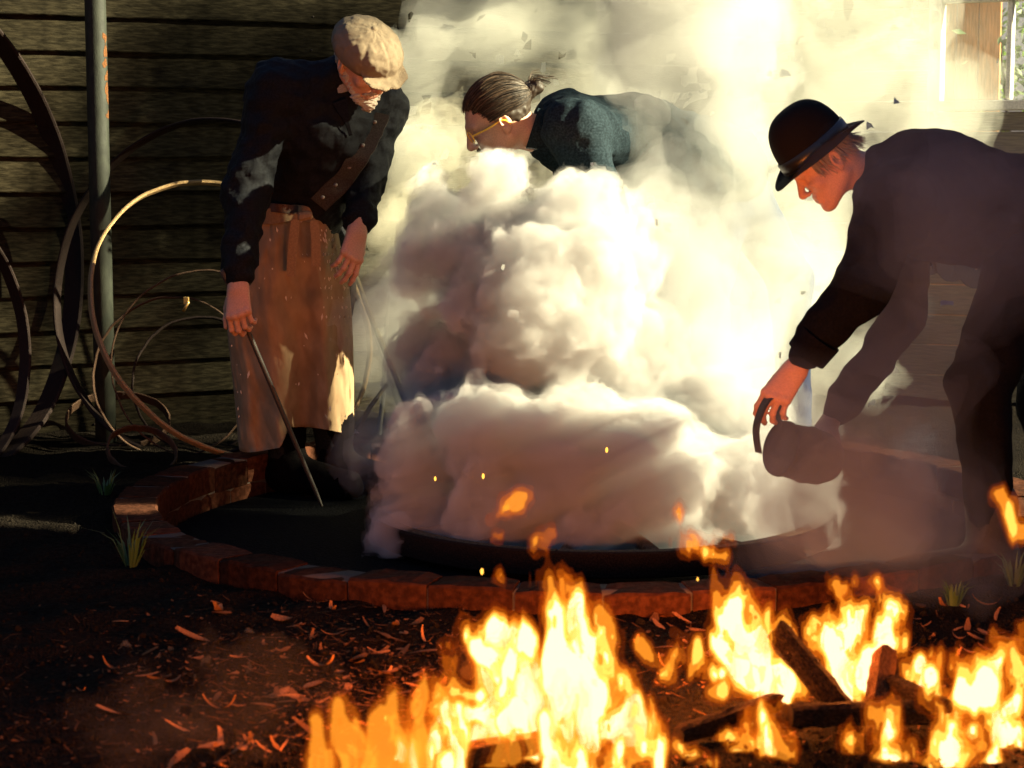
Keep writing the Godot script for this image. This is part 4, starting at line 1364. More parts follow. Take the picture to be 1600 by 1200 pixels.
func flame(called: String, label: String, tongues: Array, depth: float, sd: int, shells := 5, deep := 1.0, warp := .026) -> void:
	var o := thing(called, label, "flame", Vector3.ZERO, "flames of the fire in front")
	var nodes := []
	for k in shells:
		nodes.append(part(["flame_fringe", "flame_edge", "flame_body", "flame_heart", "flame_core"][k], null, burn[k], o))
		tag(nodes[k], "", "", "", "stuff")
	var make := func() -> Vox:
		var lo := Vector3(99, 99, 99); var hi := -lo
		var caps := []
		var r := RandomNumberGenerator.new(); r.seed = sd
		for t in tongues:
			var off := r.randf_range(-.07, .07) * deep
			var lean := r.randf_range(-.03, .03)
			for i in range(t.size() - 1):
				var a := at(t[i][0], t[i][1], depth + off + lean * i); var b := at(t[i + 1][0], t[i + 1][1], depth + off + lean * (i + 1))
				var ra: float = t[i][2] / F * depth; var rb: float = t[i + 1][2] / F * depth
				caps.append([a, b, ra, rb])
				lo = lo.min(a - Vector3.ONE * ra).min(b - Vector3.ONE * rb); hi = hi.max(a + Vector3.ONE * ra).max(b + Vector3.ONE * rb)
		lo -= Vector3.ONE * .05; hi += Vector3.ONE * .05
		lo.y = maxf(lo.y, .0)
		var v := Vox.new(lo, hi, .0058)
		for c in caps: v.cap(c[0], c[1], c[2], c[3], .022)
		# the flame licks: look the smooth field up at places carried about by a rising swirl
		var wx := noise(9.0, sd + 1, 3); var wz := noise(9.0, sd + 2, 2); var wy := noise(7.0, sd + 3, 2); var th := noise(20.0, sd + 4, 2); var hollow := noise(13.0, sd + 5, 2); var fine := noise(48.0, sd + 6, 2)
		var f2 := v.f.duplicate()
		var nx := v.n.x; var sz := v.n.x * v.n.y
		var i := 0
		for z in v.n.z:
			for y in v.n.y:
				for x in nx:
					if v.f[i] < .075:
						var p := v.org + Vector3(x, y, z) * v.cell
						var q := Vector3(p.x, p.y * .45, p.z)
						var w := Vector3(wx.get_noise_3dv(q), wy.get_noise_3dv(q) * 1.2, wz.get_noise_3dv(q)) * (warp / v.cell)
						var g := (Vector3(x, y, z) + w).clamp(Vector3.ZERO, Vector3(nx - 2, v.n.y - 2, v.n.z - 2))
						var c := Vector3i(g)
						var t := g - Vector3(c)
						var b := c.x + nx * c.y + sz * c.z
						var d0 := lerpf(lerpf(v.f[b], v.f[b + 1], t.x), lerpf(v.f[b + nx], v.f[b + nx + 1], t.x), t.y)
						b += sz
						var d1 := lerpf(lerpf(v.f[b], v.f[b + 1], t.x), lerpf(v.f[b + nx], v.f[b + nx + 1], t.x), t.y)
						var n2 := th.get_noise_3d(p.x, p.y * .22, p.z)
						var d := lerpf(d0, d1, t.z) + .019 * n2 + .008 * fine.get_noise_3d(p.x, p.y * .18, p.z) + .012 * maxf(0.0, .25 - absf(n2))
						var n3 := hollow.get_noise_3d(p.x, p.y * .28, p.z)
						f2[i] = d + .04 * smoothstep(-.02, .35, n3) * smoothstep(-.004, -.045, d)
					i += 1
		v.f = f2
		v.close()
		return v
	later(nodes, func() -> Array:
		var v: Vox = make.call()
		var out := []
		for k in shells: out.append(v.nets([.010, .003, -.004, -.009, -.015][k]))
		return out)

func flames() -> void:
	flame("flame", "tallest flame of the fire, left of centre, white hot with two peaks", [
		[[905, 1250, 66], [885, 1060, 50], [872, 965, 26], [862, 905, 14], [858, 870, 3]], [[905, 1010, 30], [897, 950, 20], [884, 900, 4]], [[925, 1050, 34], [944, 990, 15], [925, 932, 3]],
		[[960, 1260, 58], [985, 1130, 40], [982, 1075, 5]], [[1000, 1240, 16], [1020, 1130, 12], [1010, 1085, 3]], [[950, 1070, 22], [986, 1048, 3]], [[880, 1120, 50], [960, 1060, 22], [955, 1020, 3]]], 3.50, 1)
	flame("flame", "broad flame with a forked top, left of the tallest flame", [
		[[835, 1120, 60], [792, 1020, 42], [772, 978, 22], [765, 948, 3]], [[780, 1030, 30], [732, 988, 17], [716, 966, 3]], [[815, 1010, 28], [800, 955, 3]], [[770, 1075, 26], [705, 1066, 14], [666, 1076, 3]],
		[[790, 1110, 40], [700, 1105, 18], [656, 1098, 3]], [[720, 1110, 14], [715, 1150, 5]], [[800, 1260, 80], [820, 1130, 50]], [[740, 1240, 50], [760, 1140, 30]], [[695, 1060, 7], [700, 1025, 5], [694, 1003, 2]]], 3.44, 2)
	flame("flame", "low flame beside the short log end at bottom left of the fire", [[[650, 1260, 40], [645, 1180, 24], [664, 1132, 4]], [[690, 1260, 36], [690, 1190, 18], [700, 1150, 3]], [[625, 1250, 25], [632, 1165, 8], [640, 1140, 2]]], 3.36, 3)
	flame("flame", "leaning flame that climbs left of the dark slanting log", [
		[[1215, 1095, 34], [1172, 1010, 36], [1143, 950, 25], [1120, 897, 6]], [[1176, 970, 18], [1163, 925, 12], [1154, 900, 3]], [[1185, 1060, 38], [1132, 1000, 18], [1110, 982, 3]],
		[[1205, 1000, 22], [1208, 938, 4]], [[1225, 1000, 18], [1238, 960, 4]], [[1195, 1105, 20], [1236, 1078, 22], [1246, 1035, 4]], [[1120, 1040, 16], [1105, 1010, 3]]], 3.72, 4)
	flame("flame", "wide flame with a horned right tip between the two charred logs", [
		[[1335, 1105, 20], [1322, 1045, 36], [1292, 985, 26], [1262, 956, 4]], [[1345, 1060, 30], [1382, 1000, 28], [1402, 955, 20], [1415, 928, 3]], [[1390, 970, 18], [1377, 924, 3]],
		[[1335, 990, 16], [1332, 955, 8], [1316, 930, 2]], [[1300, 1010, 16], [1296, 950, 3]], [[1320, 1000, 30], [1350, 960, 14], [1345, 945, 3]]], 3.80, 5)
	flame("flame", "small flame right of the upright charred log", [[[1430, 1085, 20], [1440, 1045, 17], [1446, 1016, 3]], [[1412, 1065, 10], [1406, 1035, 3]], [[1462, 1100, 9], [1470, 1075, 2]]], 3.78, 6)
	flame("flame", "curling yellow flame at the right edge of the fire", [
		[[1600, 1260, 45], [1580, 1160, 28], [1560, 1105, 14], [1532, 1075, 8], [1530, 1050, 2]], [[1620, 1100, 30], [1590, 1060, 14], [1560, 1010, 9], [1553, 988, 2]], [[1570, 1120, 14], [1600, 1075, 10], [1612, 1030, 3]], [[1625, 1030, 14], [1600, 1010, 6], [1602, 975, 2]]], 3.52, 7)
	flame("flame", "yellow flame at the bottom right before the horizontal board", [[[1450, 1270, 46], [1476, 1180, 30], [1482, 1130, 12], [1470, 1106, 3]], [[1500, 1260, 36], [1510, 1190, 16], [1500, 1160, 3]], [[1560, 1260, 36], [1550, 1200, 15], [1565, 1160, 3]]], 3.38, 8)
	flame("flame", "pale flame at the bottom edge below the glowing embers", [[[1205, 1270, 38], [1212, 1170, 24], [1192, 1126, 9], [1200, 1106, 2]], [[1240, 1260, 20], [1235, 1190, 10], [1245, 1160, 2]]], 3.40, 9)
	flame("flame", "low flame at the bottom edge, just right of the tallest flame", [[[1070, 1270, 44], [1080, 1195, 16], [1066, 1160, 3]], [[1110, 1270, 26], [1105, 1215, 8], [1120, 1190, 2]]], 3.38, 10)
	flame("flame", "thin orange flame fringe at the lower left of the fire", [[[560, 1440, 70], [545, 1180, 34], [520, 1110, 8]], [[610, 1440, 60], [600, 1150, 26], [620, 1085, 6]], [[510, 1440, 50], [500, 1180, 16], [495, 1120, 4]], [[640, 1180, 30], [650, 1090, 14], [660, 1060, 4]]], 2.8, 11, 3, 1.0, .03)
	flame("flame", "small amber flames on the embers between the two fires", [[[1020, 1020, 9], [1008, 1012, 8], [998, 1008, 2]], [[1045, 1060, 13], [1060, 1020, 6], [1075, 1000, 2]], [[1090, 1050, 14], [1080, 1015, 5], [1060, 1002, 2]], [[1120, 1075, 10], [1135, 1040, 3]]], 3.66, 12, 4)
	flame("flame", "row of little flames on the embers right of the fire", [[[1470, 1040, 7], [1463, 1022, 2]], [[1500, 1045, 12], [1500, 1022, 3]], [[1540, 1040, 7], [1560, 1022, 3]], [[1515, 1060, 9], [1532, 1045, 3]]], 3.76, 13, 4)
	# beds of short flames along the wood
	var br := RandomNumberGenerator.new(); br.seed = 61
	for bed in [["low bed of flames along the bottom under the tallest flame", 640, 1050, 1150, 1235, 26, 3.40, 34.0, 90.0], ["ragged low flames round the level charred beam", 1120, 1450, 1120, 1215, 11, 3.48, 17.0, 55.0], ["ragged low flames at the far right of the fire bed", 1440, 1640, 1060, 1215, 14, 3.56, 22.0, 70.0]]:
		var ts := []
		for k in bed[5]:
			var x := br.randf_range(bed[1], bed[2]); var y := br.randf_range(bed[3], bed[4])
			var rr: float = bed[7] * br.randf_range(.5, 1.1); var hh: float = bed[8] * br.randf_range(.5, 1.2)
			var sw := br.randf_range(-.5, .5)
			ts.append([[x, y + 20, rr], [x + sw * hh * .5, y - hh * .4, rr * .62], [x + sw * hh * .4, y - hh * .75, rr * .3], [x + sw * hh * .9, y - hh, 2]])
		flame("flame", bed[0], ts, bed[6], 80 + ts.size())
	# torn off pieces of flame in the air
	var loose := [
		["slanting orange flame scrap flying above the tallest flame", [[[768, 812, 4], [785, 800, 7], [805, 785, 11], [822, 772, 4]]], 3.55],
		["round flame scrap below the slanting one", [[[774, 845, 5], [778, 836, 4]]], 3.55],
		["bent flame scrap just over the tip of the tallest flame", [[[836, 858, 4], [838, 842, 6], [855, 836, 6]]], 3.5],
		["drop shaped flame scrap above the leaning flame", [[[1062, 806, 2], [1060, 796, 5], [1058, 788, 2]]], 3.7],
		["long flame scrap over the tip of the leaning flame", [[[1120, 872, 6], [1100, 855, 8], [1088, 832, 5], [1082, 824, 2]]], 3.7],
		["short flame scrap left of the long one above the leaning flame", [[[1088, 850, 4], [1075, 846, 7], [1066, 830, 4]]], 3.7],
		["faint flame scrap right of the long one above the leaning flame", [[[1120, 836, 3], [1130, 842, 4]]], 3.7],
		["bright flame scrap above the wide flame", [[[1300, 914, 8], [1316, 920, 6], [1336, 910, 4]]], 3.8],
		["small flame scrap above the horned tip", [[[1365, 910, 5], [1370, 925, 5]]], 3.8],
		["tall wavering flame scrap at the right edge in front of the dark legs", [[[1562, 770, 7], [1575, 785, 8], [1580, 805, 6], [1596, 835, 8], [1606, 850, 4]]], 3.6],
		["dim flame scrap low on the left of the tallest flame", [[[774, 900, 3], [781, 906, 6]]], 3.5],
	]
	for k in loose.size():
		flame("flame_scrap", loose[k][0], loose[k][1], loose[k][2], 40 + k, 4, .1, .010)
	# sparks
	var spark_m := StandardMaterial3D.new(); spark_m.resource_name = "spark flame"; spark_m.albedo_color = Color.BLACK; spark_m.emission_enabled = true
	spark_m.emission = lin(1, .45, .06); spark_m.emission_energy_multiplier = .4
	var sp := SphereMesh.new(); sp.radius = .5; sp.height = 1.0; sp.radial_segments = 8; sp.rings = 5
	for q in [[680, 748, 4.9, 5, "spark before the lowest left smoke puff"], [755, 744, 4.9, 6, "streak of spark right of the lowest left smoke puff"], [948, 703, 5.0, 6, "single spark before the middle of the smoke"], [753, 893, 3.9, 7, "spark left of the tallest flame above the bricks"], [1521, 524, 5.5, 6, "upper of two sparks on the dark trouser leg"], [1522, 531, 5.5, 6, "lower of two sparks on the dark trouser leg"], [957, 995, 3.5, 5, "tiny spark right of the tallest flame"], [602, 1122, 3.4, 5, "tiny spark at the left of the fire"], [1090, 905, 3.8, 4, "tiny spark left of the leaning flame"]]:
		var s := thing("spark", q[4], "spark", at(q[0], q[1], q[2]), "sparks")
		var w: float = q[3] / F * q[2]
		part("glow", sp, spark_m, s, Transform3D(Basis(Vector3.BACK, -.5).scaled(Vector3(w * .7, w * 1.5, w * .7)), Vector3.ZERO))

func logs() -> void:
	var char_m := surf("charred wood", Color(.006, .005, .005), Color(.035, .022, .015), 0.9, Vector3(9, 3, 9), 0.04, 0.5, 0.06, 160)
	var half := surf("scorched wood", Color(.02, .012, .008), Color(.10, .05, .025), 0.9, Vector3(9, 3, 9), 0.04, 0.4, 0.06, 161)
	var list := [
		[[1330, 1125, 3.62], [1212, 985, 3.70], .026, char_m, "dark charred log slanting up to the left out of the fire"],
		[[1372, 1105, 3.62], [1384, 1020, 3.72], .024, half, "short charred log standing upright between flames"],
		[[1235, 1118, 3.52], [1462, 1112, 3.56], .022, char_m, "charred beam lying level across the right fire"],
		[[1480, 1105, 3.50], [1390, 1065, 3.66], .016, char_m, "thin charred stick lying slanted right of the upright log"],
		[[575, 1225, 3.25], [606, 1166, 3.30], .018, half, "square log end poking up at the bottom left of the fire"],
		[[1060, 1150, 3.46], [1215, 1095, 3.60], .018, char_m, "burning stick lying left of the level beam"],
		[[735, 1050, 3.60], [716, 1020, 3.66], .020, char_m, "charred stump behind the forked flame"],
		[[700, 1185, 3.38], [905, 1150, 3.44], .022, half, "scorched log lying under the tallest flame"],
		[[1500, 1040, 3.72], [1600, 1020, 3.80], .014, char_m, "charred stick at the far right of the embers"],
		[[790, 1120, 3.56], [900, 1085, 3.62], .020, char_m, "half buried log behind the forked flame"],
	]
	for k in list.size():
		var q: Array = list[k]
		var a := at(q[0][0], q[0][1], q[0][2]); var b := at(q[1][0], q[1][1], q[1][2])
		var o := thing("burning_log", q[4], "log", a, "logs of the fire")
		var l := (b - a).length()
		var t := along(Vector3.ZERO, b - a, Vector3(0, 0, 1))
		var r: float = q[2]
		var nz := noise(14.0, 170 + k, 3)
		var st := SurfaceTool.new(); st.begin(Mesh.PRIMITIVE_TRIANGLES)
		var rings := []
		var sides := 14
		for i in 15:
			var ring := []
			for j in sides:
				var an := TAU * j / sides
				var box := 1.0 / maxf(absf(cos(an)), absf(sin(an)))
				var rr := r * lerpf(1.0, box, .6) * (1.0 + .22 * nz.get_noise_3d(cos(an) * .12, l * i / 14.0 * .6, sin(an) * .12)) + .003 * nz.get_noise_3d(cos(an) * 2.0, i * .9, sin(an) * 2.0)
				if i == 0 or i == 14: rr *= .86
				ring.append(Vector3(cos(an) * rr, l * i / 14.0 + (nz.get_noise_2d(j * .7, i) * .012 if i == 14 else 0.0), sin(an) * rr))
			rings.append(ring)
		for i in 14:
			for j in sides:
				var m := (j + 1) % sides
				st.set_smooth_group(-1)
				for v in [rings[i][j], rings[i][m], rings[i + 1][m], rings[i][j], rings[i + 1][m], rings[i + 1][j]]: st.add_vertex(v)
		for e in [0, 14]:
			for j in range(1, sides - 1):
				for v in [rings[e][0], rings[e][j], rings[e][j + 1]]: st.add_vertex(v)
		st.generate_normals()
		part("wood", st.commit(), q[3], o, t)

func embers() -> void:
	# lumps of charcoal round the logs, some of them glowing
	var coal := surf("charcoal", Color(.008, .006, .005), Color(.03, .02, .015), 0.95, Vector3(9, 9, 9), 0.05, 0.4, 0.1, 180)
	var glow := []
	for k in 3:
		var m := StandardMaterial3D.new(); m.resource_name = "glowing ember"; m.albedo_color = Color(.05, .02, .01); m.emission_enabled = true
		m.emission = [lin(1, .10, .004), lin(1, .22, .015), lin(1, .45, .08)][k]; m.emission_energy_multiplier = [.05, .11, .25][k]
		glow.append(m)
	var r := RandomNumberGenerator.new(); r.seed = 21
	var sets := [[], [], [], []]
	var lump := block(Vector3.ONE, .25, .14, 5)
	for spot in [[1255, 1095, 22, 26, 300, .45], [1100, 1070, 80, 35, 300, .06], [1180, 1130, 110, 25, 260, .12], [1380, 1085, 120, 30, 300, .05], [860, 1140, 170, 40, 320, .05], [1520, 1060, 90, 40, 260, .06], [1130, 1030, 60, 25, 140, .05], [1300, 1150, 160, 30, 300, .03]]:
		for k in spot[4]:
			var p := on_ground(spot[0] + r.randfn(0, spot[2]), minf(spot[1] + r.randfn(0, spot[3]), 1260.0))
			var s := r.randf_range(.006, .020)
			p.y = s * r.randf_range(.2, .8) + (.02 * r.randf() if k % 3 == 0 else 0.0)
			var which := 0 if r.randf() > spot[5] else 1 + r.randi() % 3
			if which > 0: s *= r.randf_range(.25, .55)
			sets[which].append(Transform3D(Basis.from_euler(Vector3(r.randf() * TAU, r.randf() * TAU, 0)) * Basis().scaled(Vector3(s, s * .8, s * 1.2)), p))
	for k in 4:
		var mm := MultiMesh.new(); mm.transform_format = MultiMesh.TRANSFORM_3D; mm.mesh = lump; mm.instance_count = sets[k].size()
		for i in sets[k].size(): mm.set_instance_transform(i, sets[k][i])
		var o := MultiMeshInstance3D.new(); o.multimesh = mm; o.name = ["charcoal", "dull_embers_flame", "red_embers_flame", "hot_embers_flame"][k]
		o.material_override = coal if k == 0 else glow[k - 1]
		add_child(o)
		tag(o, ["black charcoal lumps strewn under the fire", "dull red embers in the fire bed", "orange red embers in the fire bed", "brightest yellow embers in the fire bed"][k], "embers", "", "stuff")

func shaving_mesh(sd: int, l: float, w: float) -> ArrayMesh:
	var r := RandomNumberGenerator.new(); r.seed = 900 + sd
	var curl := r.randf_range(-.4, .7) if sd % 4 else r.randf_range(1.0, 2.4); var twist := r.randf_range(-.9, .9); var bend := r.randf_range(-.6, .6)
	var st := SurfaceTool.new(); st.begin(Mesh.PRIMITIVE_TRIANGLES)
	var sec := []
	var p := Vector3.ZERO
	var n := 9
	for i in n + 1:
		var t := float(i) / n
		var pitch := curl * (t - .5)
		var yaw := bend * (t - .5)
		var d := Vector3(cos(pitch) * cos(yaw), sin(pitch), sin(yaw))
		if i > 0: p += d * l / n
		var roll := twist * (t - .5)
		var s := Vector3(0, sin(roll), cos(roll)) * w * .5 * (sin(PI * clampf(t, .06, .94)) * .6 + .4) * r.randf_range(.85, 1.1)
		sec.append([p - s, p + s])
	var low := 9.0
	for q in sec: low = minf(low, minf(q[0].y, q[1].y))
	var c := Vector3(-p.x / 2, -low, -p.z / 2)
	for i in n:
		st.set_smooth_group(0)
		var q := [sec[i][0] + c, sec[i][1] + c, sec[i + 1][1] + c, sec[i + 1][0] + c]
		for k in [0, 1, 2, 0, 2, 3]: st.add_vertex(q[k])
		st.set_smooth_group(1)
		for k in [0, 2, 1, 0, 3, 2]: st.add_vertex(q[k] + Vector3(0, .0012, 0))
	st.generate_normals()
	return st.commit()

func shavings() -> void:
	var woods := []
	for k in 4:
		woods.append(surf("wood shaving %d" % k, Color(.12, .055, .022) * [1.0, .6, 1.3, .4][k], Color(.30, .14, .058) * [1.0, .6, 1.3, .4][k], 0.8, Vector3(14, 14, 14), 0.03, 0.0, 0.1, 190 + k))
		woods[k].backlight_enabled = true; woods[k].backlight = Color(.4, .22, .1)
	var shapes := []
	for k in 20: shapes.append(shaving_mesh(k, [.045, .06, .085, .03, .05][k % 5], [.010, .016, .008, .006][(k / 2) % 4]))
	var n := noise(3.0, 5, 5)
	var r := RandomNumberGenerator.new(); r.seed = 31
	var put := func(px: float, py: float, big: float) -> Transform3D:
		var p := on_ground(px, py)
		p.y = ground_height(p.x, p.z, n) + r.randf_range(.0, .006)
		return Transform3D(Basis.from_euler(Vector3(r.randf_range(-.25, .25), r.randf() * TAU, r.randf_range(-.3, .3))) * Basis().scaled(Vector3.ONE * big), p)
	# the ones that can be told apart
	var places := []
	var known := [[520, 952], [545, 955], [575, 948], [600, 950], [618, 985], [460, 975], [310, 995], [265, 1008], [340, 965], [440, 970], [560, 1035], [600, 1050], [640, 1045], [460, 1085], [490, 1060], [360, 1105], [340, 1110], [430, 1075], [250, 1070], [540, 1080], [500, 1040], [660, 1060], [625, 1000], [655, 1020], [305, 1030], [235, 1025], [180, 1107], [400, 1100], [440, 1170], [380, 1180], [560, 1180], [480, 1150], [340, 1165], [280, 1185], [1440, 930], [1500, 925], [1540, 920], [1020, 965], [1060, 960], [1090, 985], [1475, 925], [1000, 945], [1530, 995], [1580, 1000], [1240, 980], [1560, 960]]
	for q in known: places.append([q[0], q[1], r.randf_range(1.0, 1.9)])
	for k in 150:
		var c: Array = [[560, 1040, 90, 30], [640, 1060, 60, 30], [480, 1110, 120, 45], [1060, 1010, 60, 35], [1500, 1000, 80, 30], [420, 1180, 120, 20], [330, 1050, 140, 60]][k % 7]
		places.append([c[0] + r.randfn(0, c[2]), c[1] + r.randfn(0, c[3]), r.randf_range(.6, 1.25)])
	for k in places.size():
		var q: Array = places[k]
		q[1] = clampf(q[1], 945.0, 1230.0)
		var o := part("wood_shaving", shapes[(k * 7) % 20], woods[(k * 5 + k / 3) % 4], self, put.call(q[0], q[1], q[2]))
		var where := "far left of the fire on nearly black earth" if q[0] < 400 else ("left of the fire towards the bottom of the picture" if q[1] > 1110 else ("in the bright drift left of the tallest flame" if q[1] > 1000 else "between the left bricks and the fire"))
		if q[0] > 1330: where = "on the earth right of the fire"
		elif q[0] > 900: where = "between the bricks and the middle of the fire"
		elif q[0] > 720: where = "close under the tallest flame"
		tag(o, "curled wood shaving " + where, "shaving", "wood shavings " + where)
	# and the crumbs nobody would count
	for k in 2:
		var mm := MultiMesh.new(); mm.transform_format = MultiMesh.TRANSFORM_3D; mm.mesh = shapes[3 + k * 4]; mm.instance_count = 1500
		for i in 1500:
			var px := r.randf_range(-60, 1660); var py := 935.0 + 300.0 * pow(r.randf(), .8)
			if r.randf() < .55: px = r.randfn(560, 190); py = clampf(r.randfn(1060, 60), 940, 1240)
			mm.set_instance_transform(i, put.call(px, py, r.randf_range(.18, .5)))
		var o := MultiMeshInstance3D.new(); o.multimesh = mm; o.material_override = woods[k * 2 + 1]; o.name = numbered("wood_crumbs"); add_child(o)
		tag(o, ["fine wood chips and crumbs trodden into the dark earth", "paler fine wood crumbs scattered over the dark earth"][k], "chips", "", "stuff")
	# clods and pebbles
	var clod := surf("clod", Color(.006, .005, .004), Color(.025, .02, .015), 0.95, Vector3(9, 9, 9), 0.04, 0.3, 0.1, 196)
	var mm2 := MultiMesh.new(); mm2.transform_format = MultiMesh.TRANSFORM_3D; mm2.mesh = block(Vector3.ONE, .28, .15, 8); mm2.instance_count = 5000
	for i in 5000:
		var p := on_ground(r.randf_range(-100, 1700), 800.0 + 440.0 * r.randf())
		if Vector2(p.x - RING.x, p.z - RING.z).length() < 1.47: p += Vector3(0, -.5, 0)
		else: p.y = ground_height(p.x, p.z, n)
		var s := r.randf_range(.003, .011) * (2.0 if r.randf() < .05 else 1.0)
		mm2.set_instance_transform(i, Transform3D(Basis.from_euler(Vector3(r.randf() * 6, r.randf() * 6, 0)) * Basis().scaled(Vector3(s, s * .7, s * 1.2)), p))
	var cl := MultiMeshInstance3D.new(); cl.multimesh = mm2; cl.material_override = clod; cl.name = "clods"; add_child(cl)
	tag(cl, "small clods and pebbles of the trodden dark earth", "earth", "", "stuff")

# ---------------------------------------------------------------- smoke: bodies of fog with billowed outlines

func fog(density: float, c := Color(.97, .95, .91)) -> FogMaterial:
	var m := FogMaterial.new(); m.density = density; m.albedo = c; m.resource_name = "smoke"
	return m

# blobs: [px, py, depth, radius in pixels]. billow: swell of the cauliflower heads; wisp: how torn it is.
func plume(called: String, label: String, blobs: Array, density: float, cell: float, billow: float, wisp: float, sd: int, c := Color(.97, .95, .91), freq := 1.0, k := .03, levels := [[0.0, 1.0]]) -> void:
	var o := thing(called, label, "smoke")
	tag(o, "", "", "", "stuff")
	var nodes := []
	for q in levels:
		nodes.append(part("smoke_layer", null, fog(density * q[1], c), o))
		tag(nodes[-1], "", "", "", "stuff")
	later(nodes, func() -> Array:
		var lo := Vector3(99, 99, 99); var hi := -lo
		var list := []
		for b in blobs:
			var p := at(b[0], b[1], b[2]); var r: float = b[3] / F * b[2]
			list.append([p, r])
			var e := r + billow + wisp * 1.3 + .05
			lo = lo.min(p - Vector3.ONE * e); hi = hi.max(p + Vector3.ONE * e)
		lo.y = maxf(lo.y, -.05)
		var v := Vox.new(lo, hi, cell); v.pad = billow * .9 + wisp * 1.7 + .02
		for q in list: v.ball(q[0], q[1], k)
		var cn := FastNoiseLite.new(); cn.noise_type = FastNoiseLite.TYPE_CELLULAR; cn.seed = sd; cn.frequency = 4.2 * freq; cn.fractal_type = FastNoiseLite.FRACTAL_FBM; cn.fractal_octaves = 4; cn.fractal_gain = .55; cn.fractal_lacunarity = 2.1
		cn.cellular_return_type = FastNoiseLite.RETURN_DISTANCE
		cn.domain_warp_enabled = true; cn.domain_warp_amplitude = .10; cn.domain_warp_frequency = 3.0
		var wn := noise(2.4 * freq, sd + 1, 2 if cell > .025 else 3)
		wn.domain_warp_enabled = true; wn.domain_warp_amplitude = .22; wn.domain_warp_frequency = 2.0 * freq
		var i := 0
		var nx := v.n.x
		for z in v.n.z:
			for y in v.n.y:
				for x in nx:
					var d := v.f[i]
					if d < billow * .9 + wisp * 1.7 + .02 and d > -billow * .5 - wisp * 1.7 - .13:
						var p := v.org + Vector3(x, y, z) * cell
						if billow > 0.0: d += cn.get_noise_3dv(p) * billow * 1.3 + billow * .45
						if wisp > 0.0: d += wn.get_noise_3dv(p) * wisp * 2.0
						v.f[i] = d
					i += 1
		v.close()
		var out := []
		for q in levels: out.append(v.nets(q[0]))
		return out)

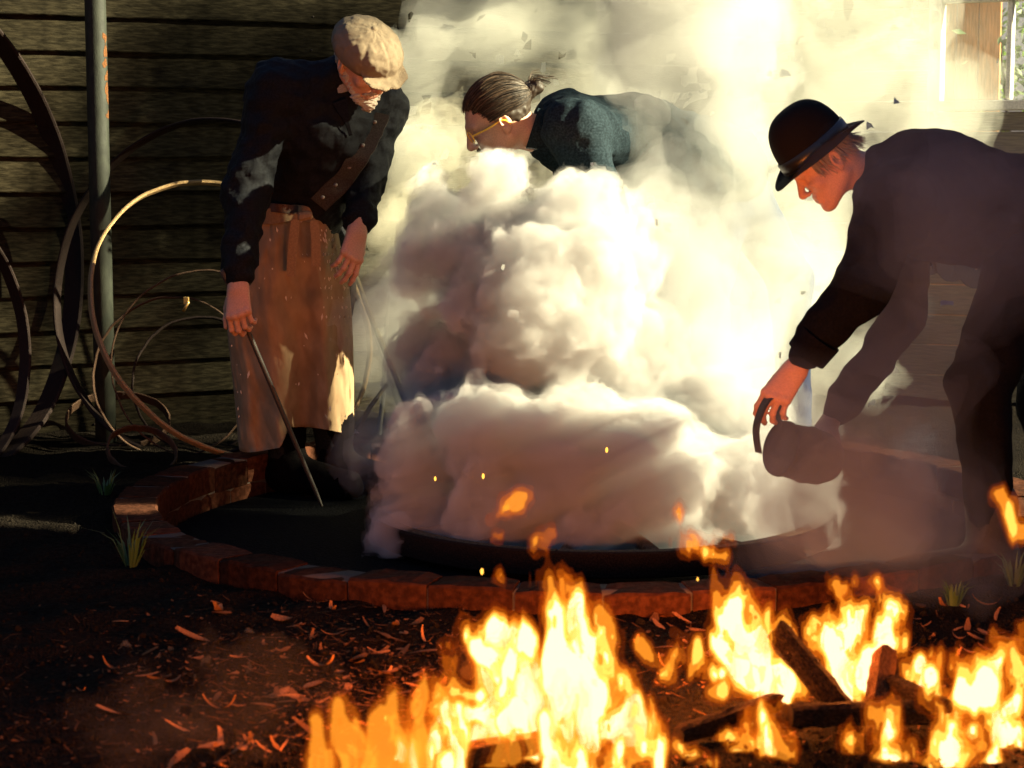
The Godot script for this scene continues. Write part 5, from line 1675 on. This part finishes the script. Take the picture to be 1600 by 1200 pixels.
func smoke() -> void:
	var faint := [[.10, .22], [.03, .30], [-.05, .48]]
	var soft := [[.04, .3], [-.05, .7]]
	var softer := [[.05, .45], [-.05, .55]]
	plume("smoke", "dense billowing smoke boiling up from the hot tyre in the middle of the pit", [
		[700, 690, 5.83, 72], [655, 735, 5.8, 30], [735, 655, 5.85, 34], [680, 795, 5.74, 62], [640, 770, 5.82, 38], [760, 805, 5.62, 66], [720, 640, 6.02, 55], [655, 660, 5.97, 35], [760, 580, 6.12, 95], [690, 560, 6.22, 70], [850, 640, 5.97, 85], [890, 610, 5.82, 36], [930, 600, 5.87, 24], [880, 730, 5.72, 115],
		[1000, 760, 5.72, 125], [1080, 650, 5.97, 70], [1065, 600, 6.02, 30], [1120, 615, 6.07, 34], [1150, 690, 6.02, 80], [1180, 800, 5.82, 120], [900, 840, 5.62, 80], [1050, 840, 5.67, 80],
		[800, 425, 6.02, 95], [880, 415, 5.97, 110], [945, 440, 6.07, 75], [780, 300, 5.97, 50], [875, 335, 5.92, 50], [920, 318, 5.97, 38], [965, 350, 6.07, 36], [840, 480, 5.92, 120], [920, 520, 5.97, 90], [705, 405, 6.07, 75], [690, 330, 6.12, 40], [840, 430, 5.92, 105], [900, 480, 5.88, 80], [960, 600, 6.0, 90], [870, 560, 6.0, 90], [1000, 540, 6.05, 60], [640, 720, 5.75, 40], [760, 690, 5.7, 80], [620, 820, 5.65, 30]], 10.5, .0140, .15, .02, 3, Color(.98, .97, .95), 1.5, .03, [[.012, .12], [0.0, .88]])
	plume("smoke", "bright sunlit column of smoke rising behind the stooping person", [[1020, 180, 6.48, 80], [1040, 300, 6.48, 85], [1090, 60, 6.48, 105], [1100, -60, 6.48, 120], [1100, 420, 6.48, 80], [1070, 520, 6.48, 70], [1130, 200, 6.48, 80], [1000, 330, 6.48, 45], [1165, 330, 6.48, 60], [1000, 60, 6.48, 60], [1080, -220, 6.48, 130], [1150, 530, 6.48, 50], [1210, 380, 6.48, 50], [1200, 480, 6.48, 55], [960, 470, 6.5, 60], [1010, 560, 6.45, 60], [1080, 600, 6.4, 50]], 3.6, .028, .0, .09, 5, Color(.98, .98, .95), 1.0, .1, soft)
	plume("smoke", "pale veil of smoke drifting along the wall above the stooping person", [[760, 60, 7.5, 90], [900, 30, 7.6, 110], [680, 110, 7.3, 60], [680, 220, 7.1, 60], [1000, 80, 7.8, 120], [1230, 60, 7.8, 130], [1340, 90, 7.8, 120], [1240, 250, 7.7, 120], [1440, 200, 7.5, 90], [1240, 420, 7.6, 110], [1250, 560, 7.5, 80], [900, 200, 7.5, 90], [1250, -170, 7.9, 170], [1000, -150, 7.8, 170], [1330, -330, 7.8, 150]], 2.2, .034, .0, .16, 7, Color(.97, .96, .90), 1.0, .1, softer)
	plume("smoke", "yellowish smoke hanging between the person in the cap and the stooping person", [[620, 330, 7.1, 50], [650, 400, 7.0, 70], [640, 270, 7.1, 50], [700, 240, 6.9, 50]], 5.0, .024, .02, .09, 9, Color(.97, .94, .84), 1.2, .06, soft)
	plume("smoke", "rolling lobe of dense smoke beside the leather apron", [[655, 490, 7.3, 72], [600, 515, 7.3, 52], [585, 570, 7.3, 40], [690, 410, 7.3, 55], [640, 590, 7.3, 50], [660, 650, 7.25, 50], [720, 560, 7.25, 60]], 3.5, .018, .09, .02, 17, Color(.97, .95, .90), 1.0, .03)
	plume("smoke", "thin veil of smoke over the back and sleeve of the person in the bowler", [[1400, 280, 4.80, 70], [1480, 330, 4.75, 70], [1550, 260, 4.80, 80], [1450, 420, 4.80, 60], [1600, 360, 4.80, 60], [1330, 290, 4.90, 40]], .8, .034, .0, .08, 13, Color(.70, .80, .92), 1.3, .12, faint)
	plume("smoke", "thin grey smoke drifting low round the pouring can and the dark trousers", [[1290, 770, 4.90, 120], [1370, 700, 4.95, 110], [1400, 800, 4.85, 110], [1330, 850, 4.80, 80], [1500, 850, 4.75, 70], [1310, 640, 5.00, 80], [1420, 620, 5.15, 80], [1480, 720, 5.25, 70], [1430, 520, 5.3, 70], [1340, 560, 5.3, 50]], 1.7, .036, .0, .10, 11, Color(.66, .74, .84), .9, .12, faint)
	plume("smoke", "faint smoke drifting over the ground left of the fire", [[300, 1140, 3.5, 70], [240, 1170, 3.4, 60], [400, 1110, 3.6, 50]], .22, .022, .0, .09, 21, Color(.9, .88, .86), 2.0, .1, softer)
	plume("smoke", "soft mist spreading round the dense smoke over the pit", [[690, 470, 6.35, 110], [640, 570, 6.35, 80], [620, 680, 6.2, 60], [1040, 430, 6.3, 110], [1110, 560, 6.15, 110], [1010, 620, 6.0, 100], [1190, 640, 5.9, 80], [1180, 470, 6.25, 80], [1000, 330, 6.3, 70], [700, 380, 6.4, 60]], 2.4, .03, .0, .10, 23, Color(.97, .97, .96), 1.1, .12, soft)
	plume("smoke", "smoke rolling over the pouring can", [[1285, 740, 4.98, 50], [1340, 765, 4.95, 60], [1400, 770, 5.0, 50], [1300, 810, 4.92, 60], [1240, 790, 5.0, 45], [1380, 830, 4.9, 55]], 7.0, .016, .06, .03, 25, Color(.76, .80, .86), 1.5, .04, [[.03, .15], [.012, .3], [-.01, .55]])
	plume("smoke", "pale smoke between the stooping person and the person in the bowler", [[1230, 420, 6.3, 70], [1250, 300, 6.4, 70], [1260, 520, 6.25, 60], [1180, 230, 6.4, 60], [1320, 420, 6.4, 50], [1350, 560, 6.4, 60]], 1.3, .03, .0, .12, 15, Color(.95, .96, .92), 1.1, .1, softer)
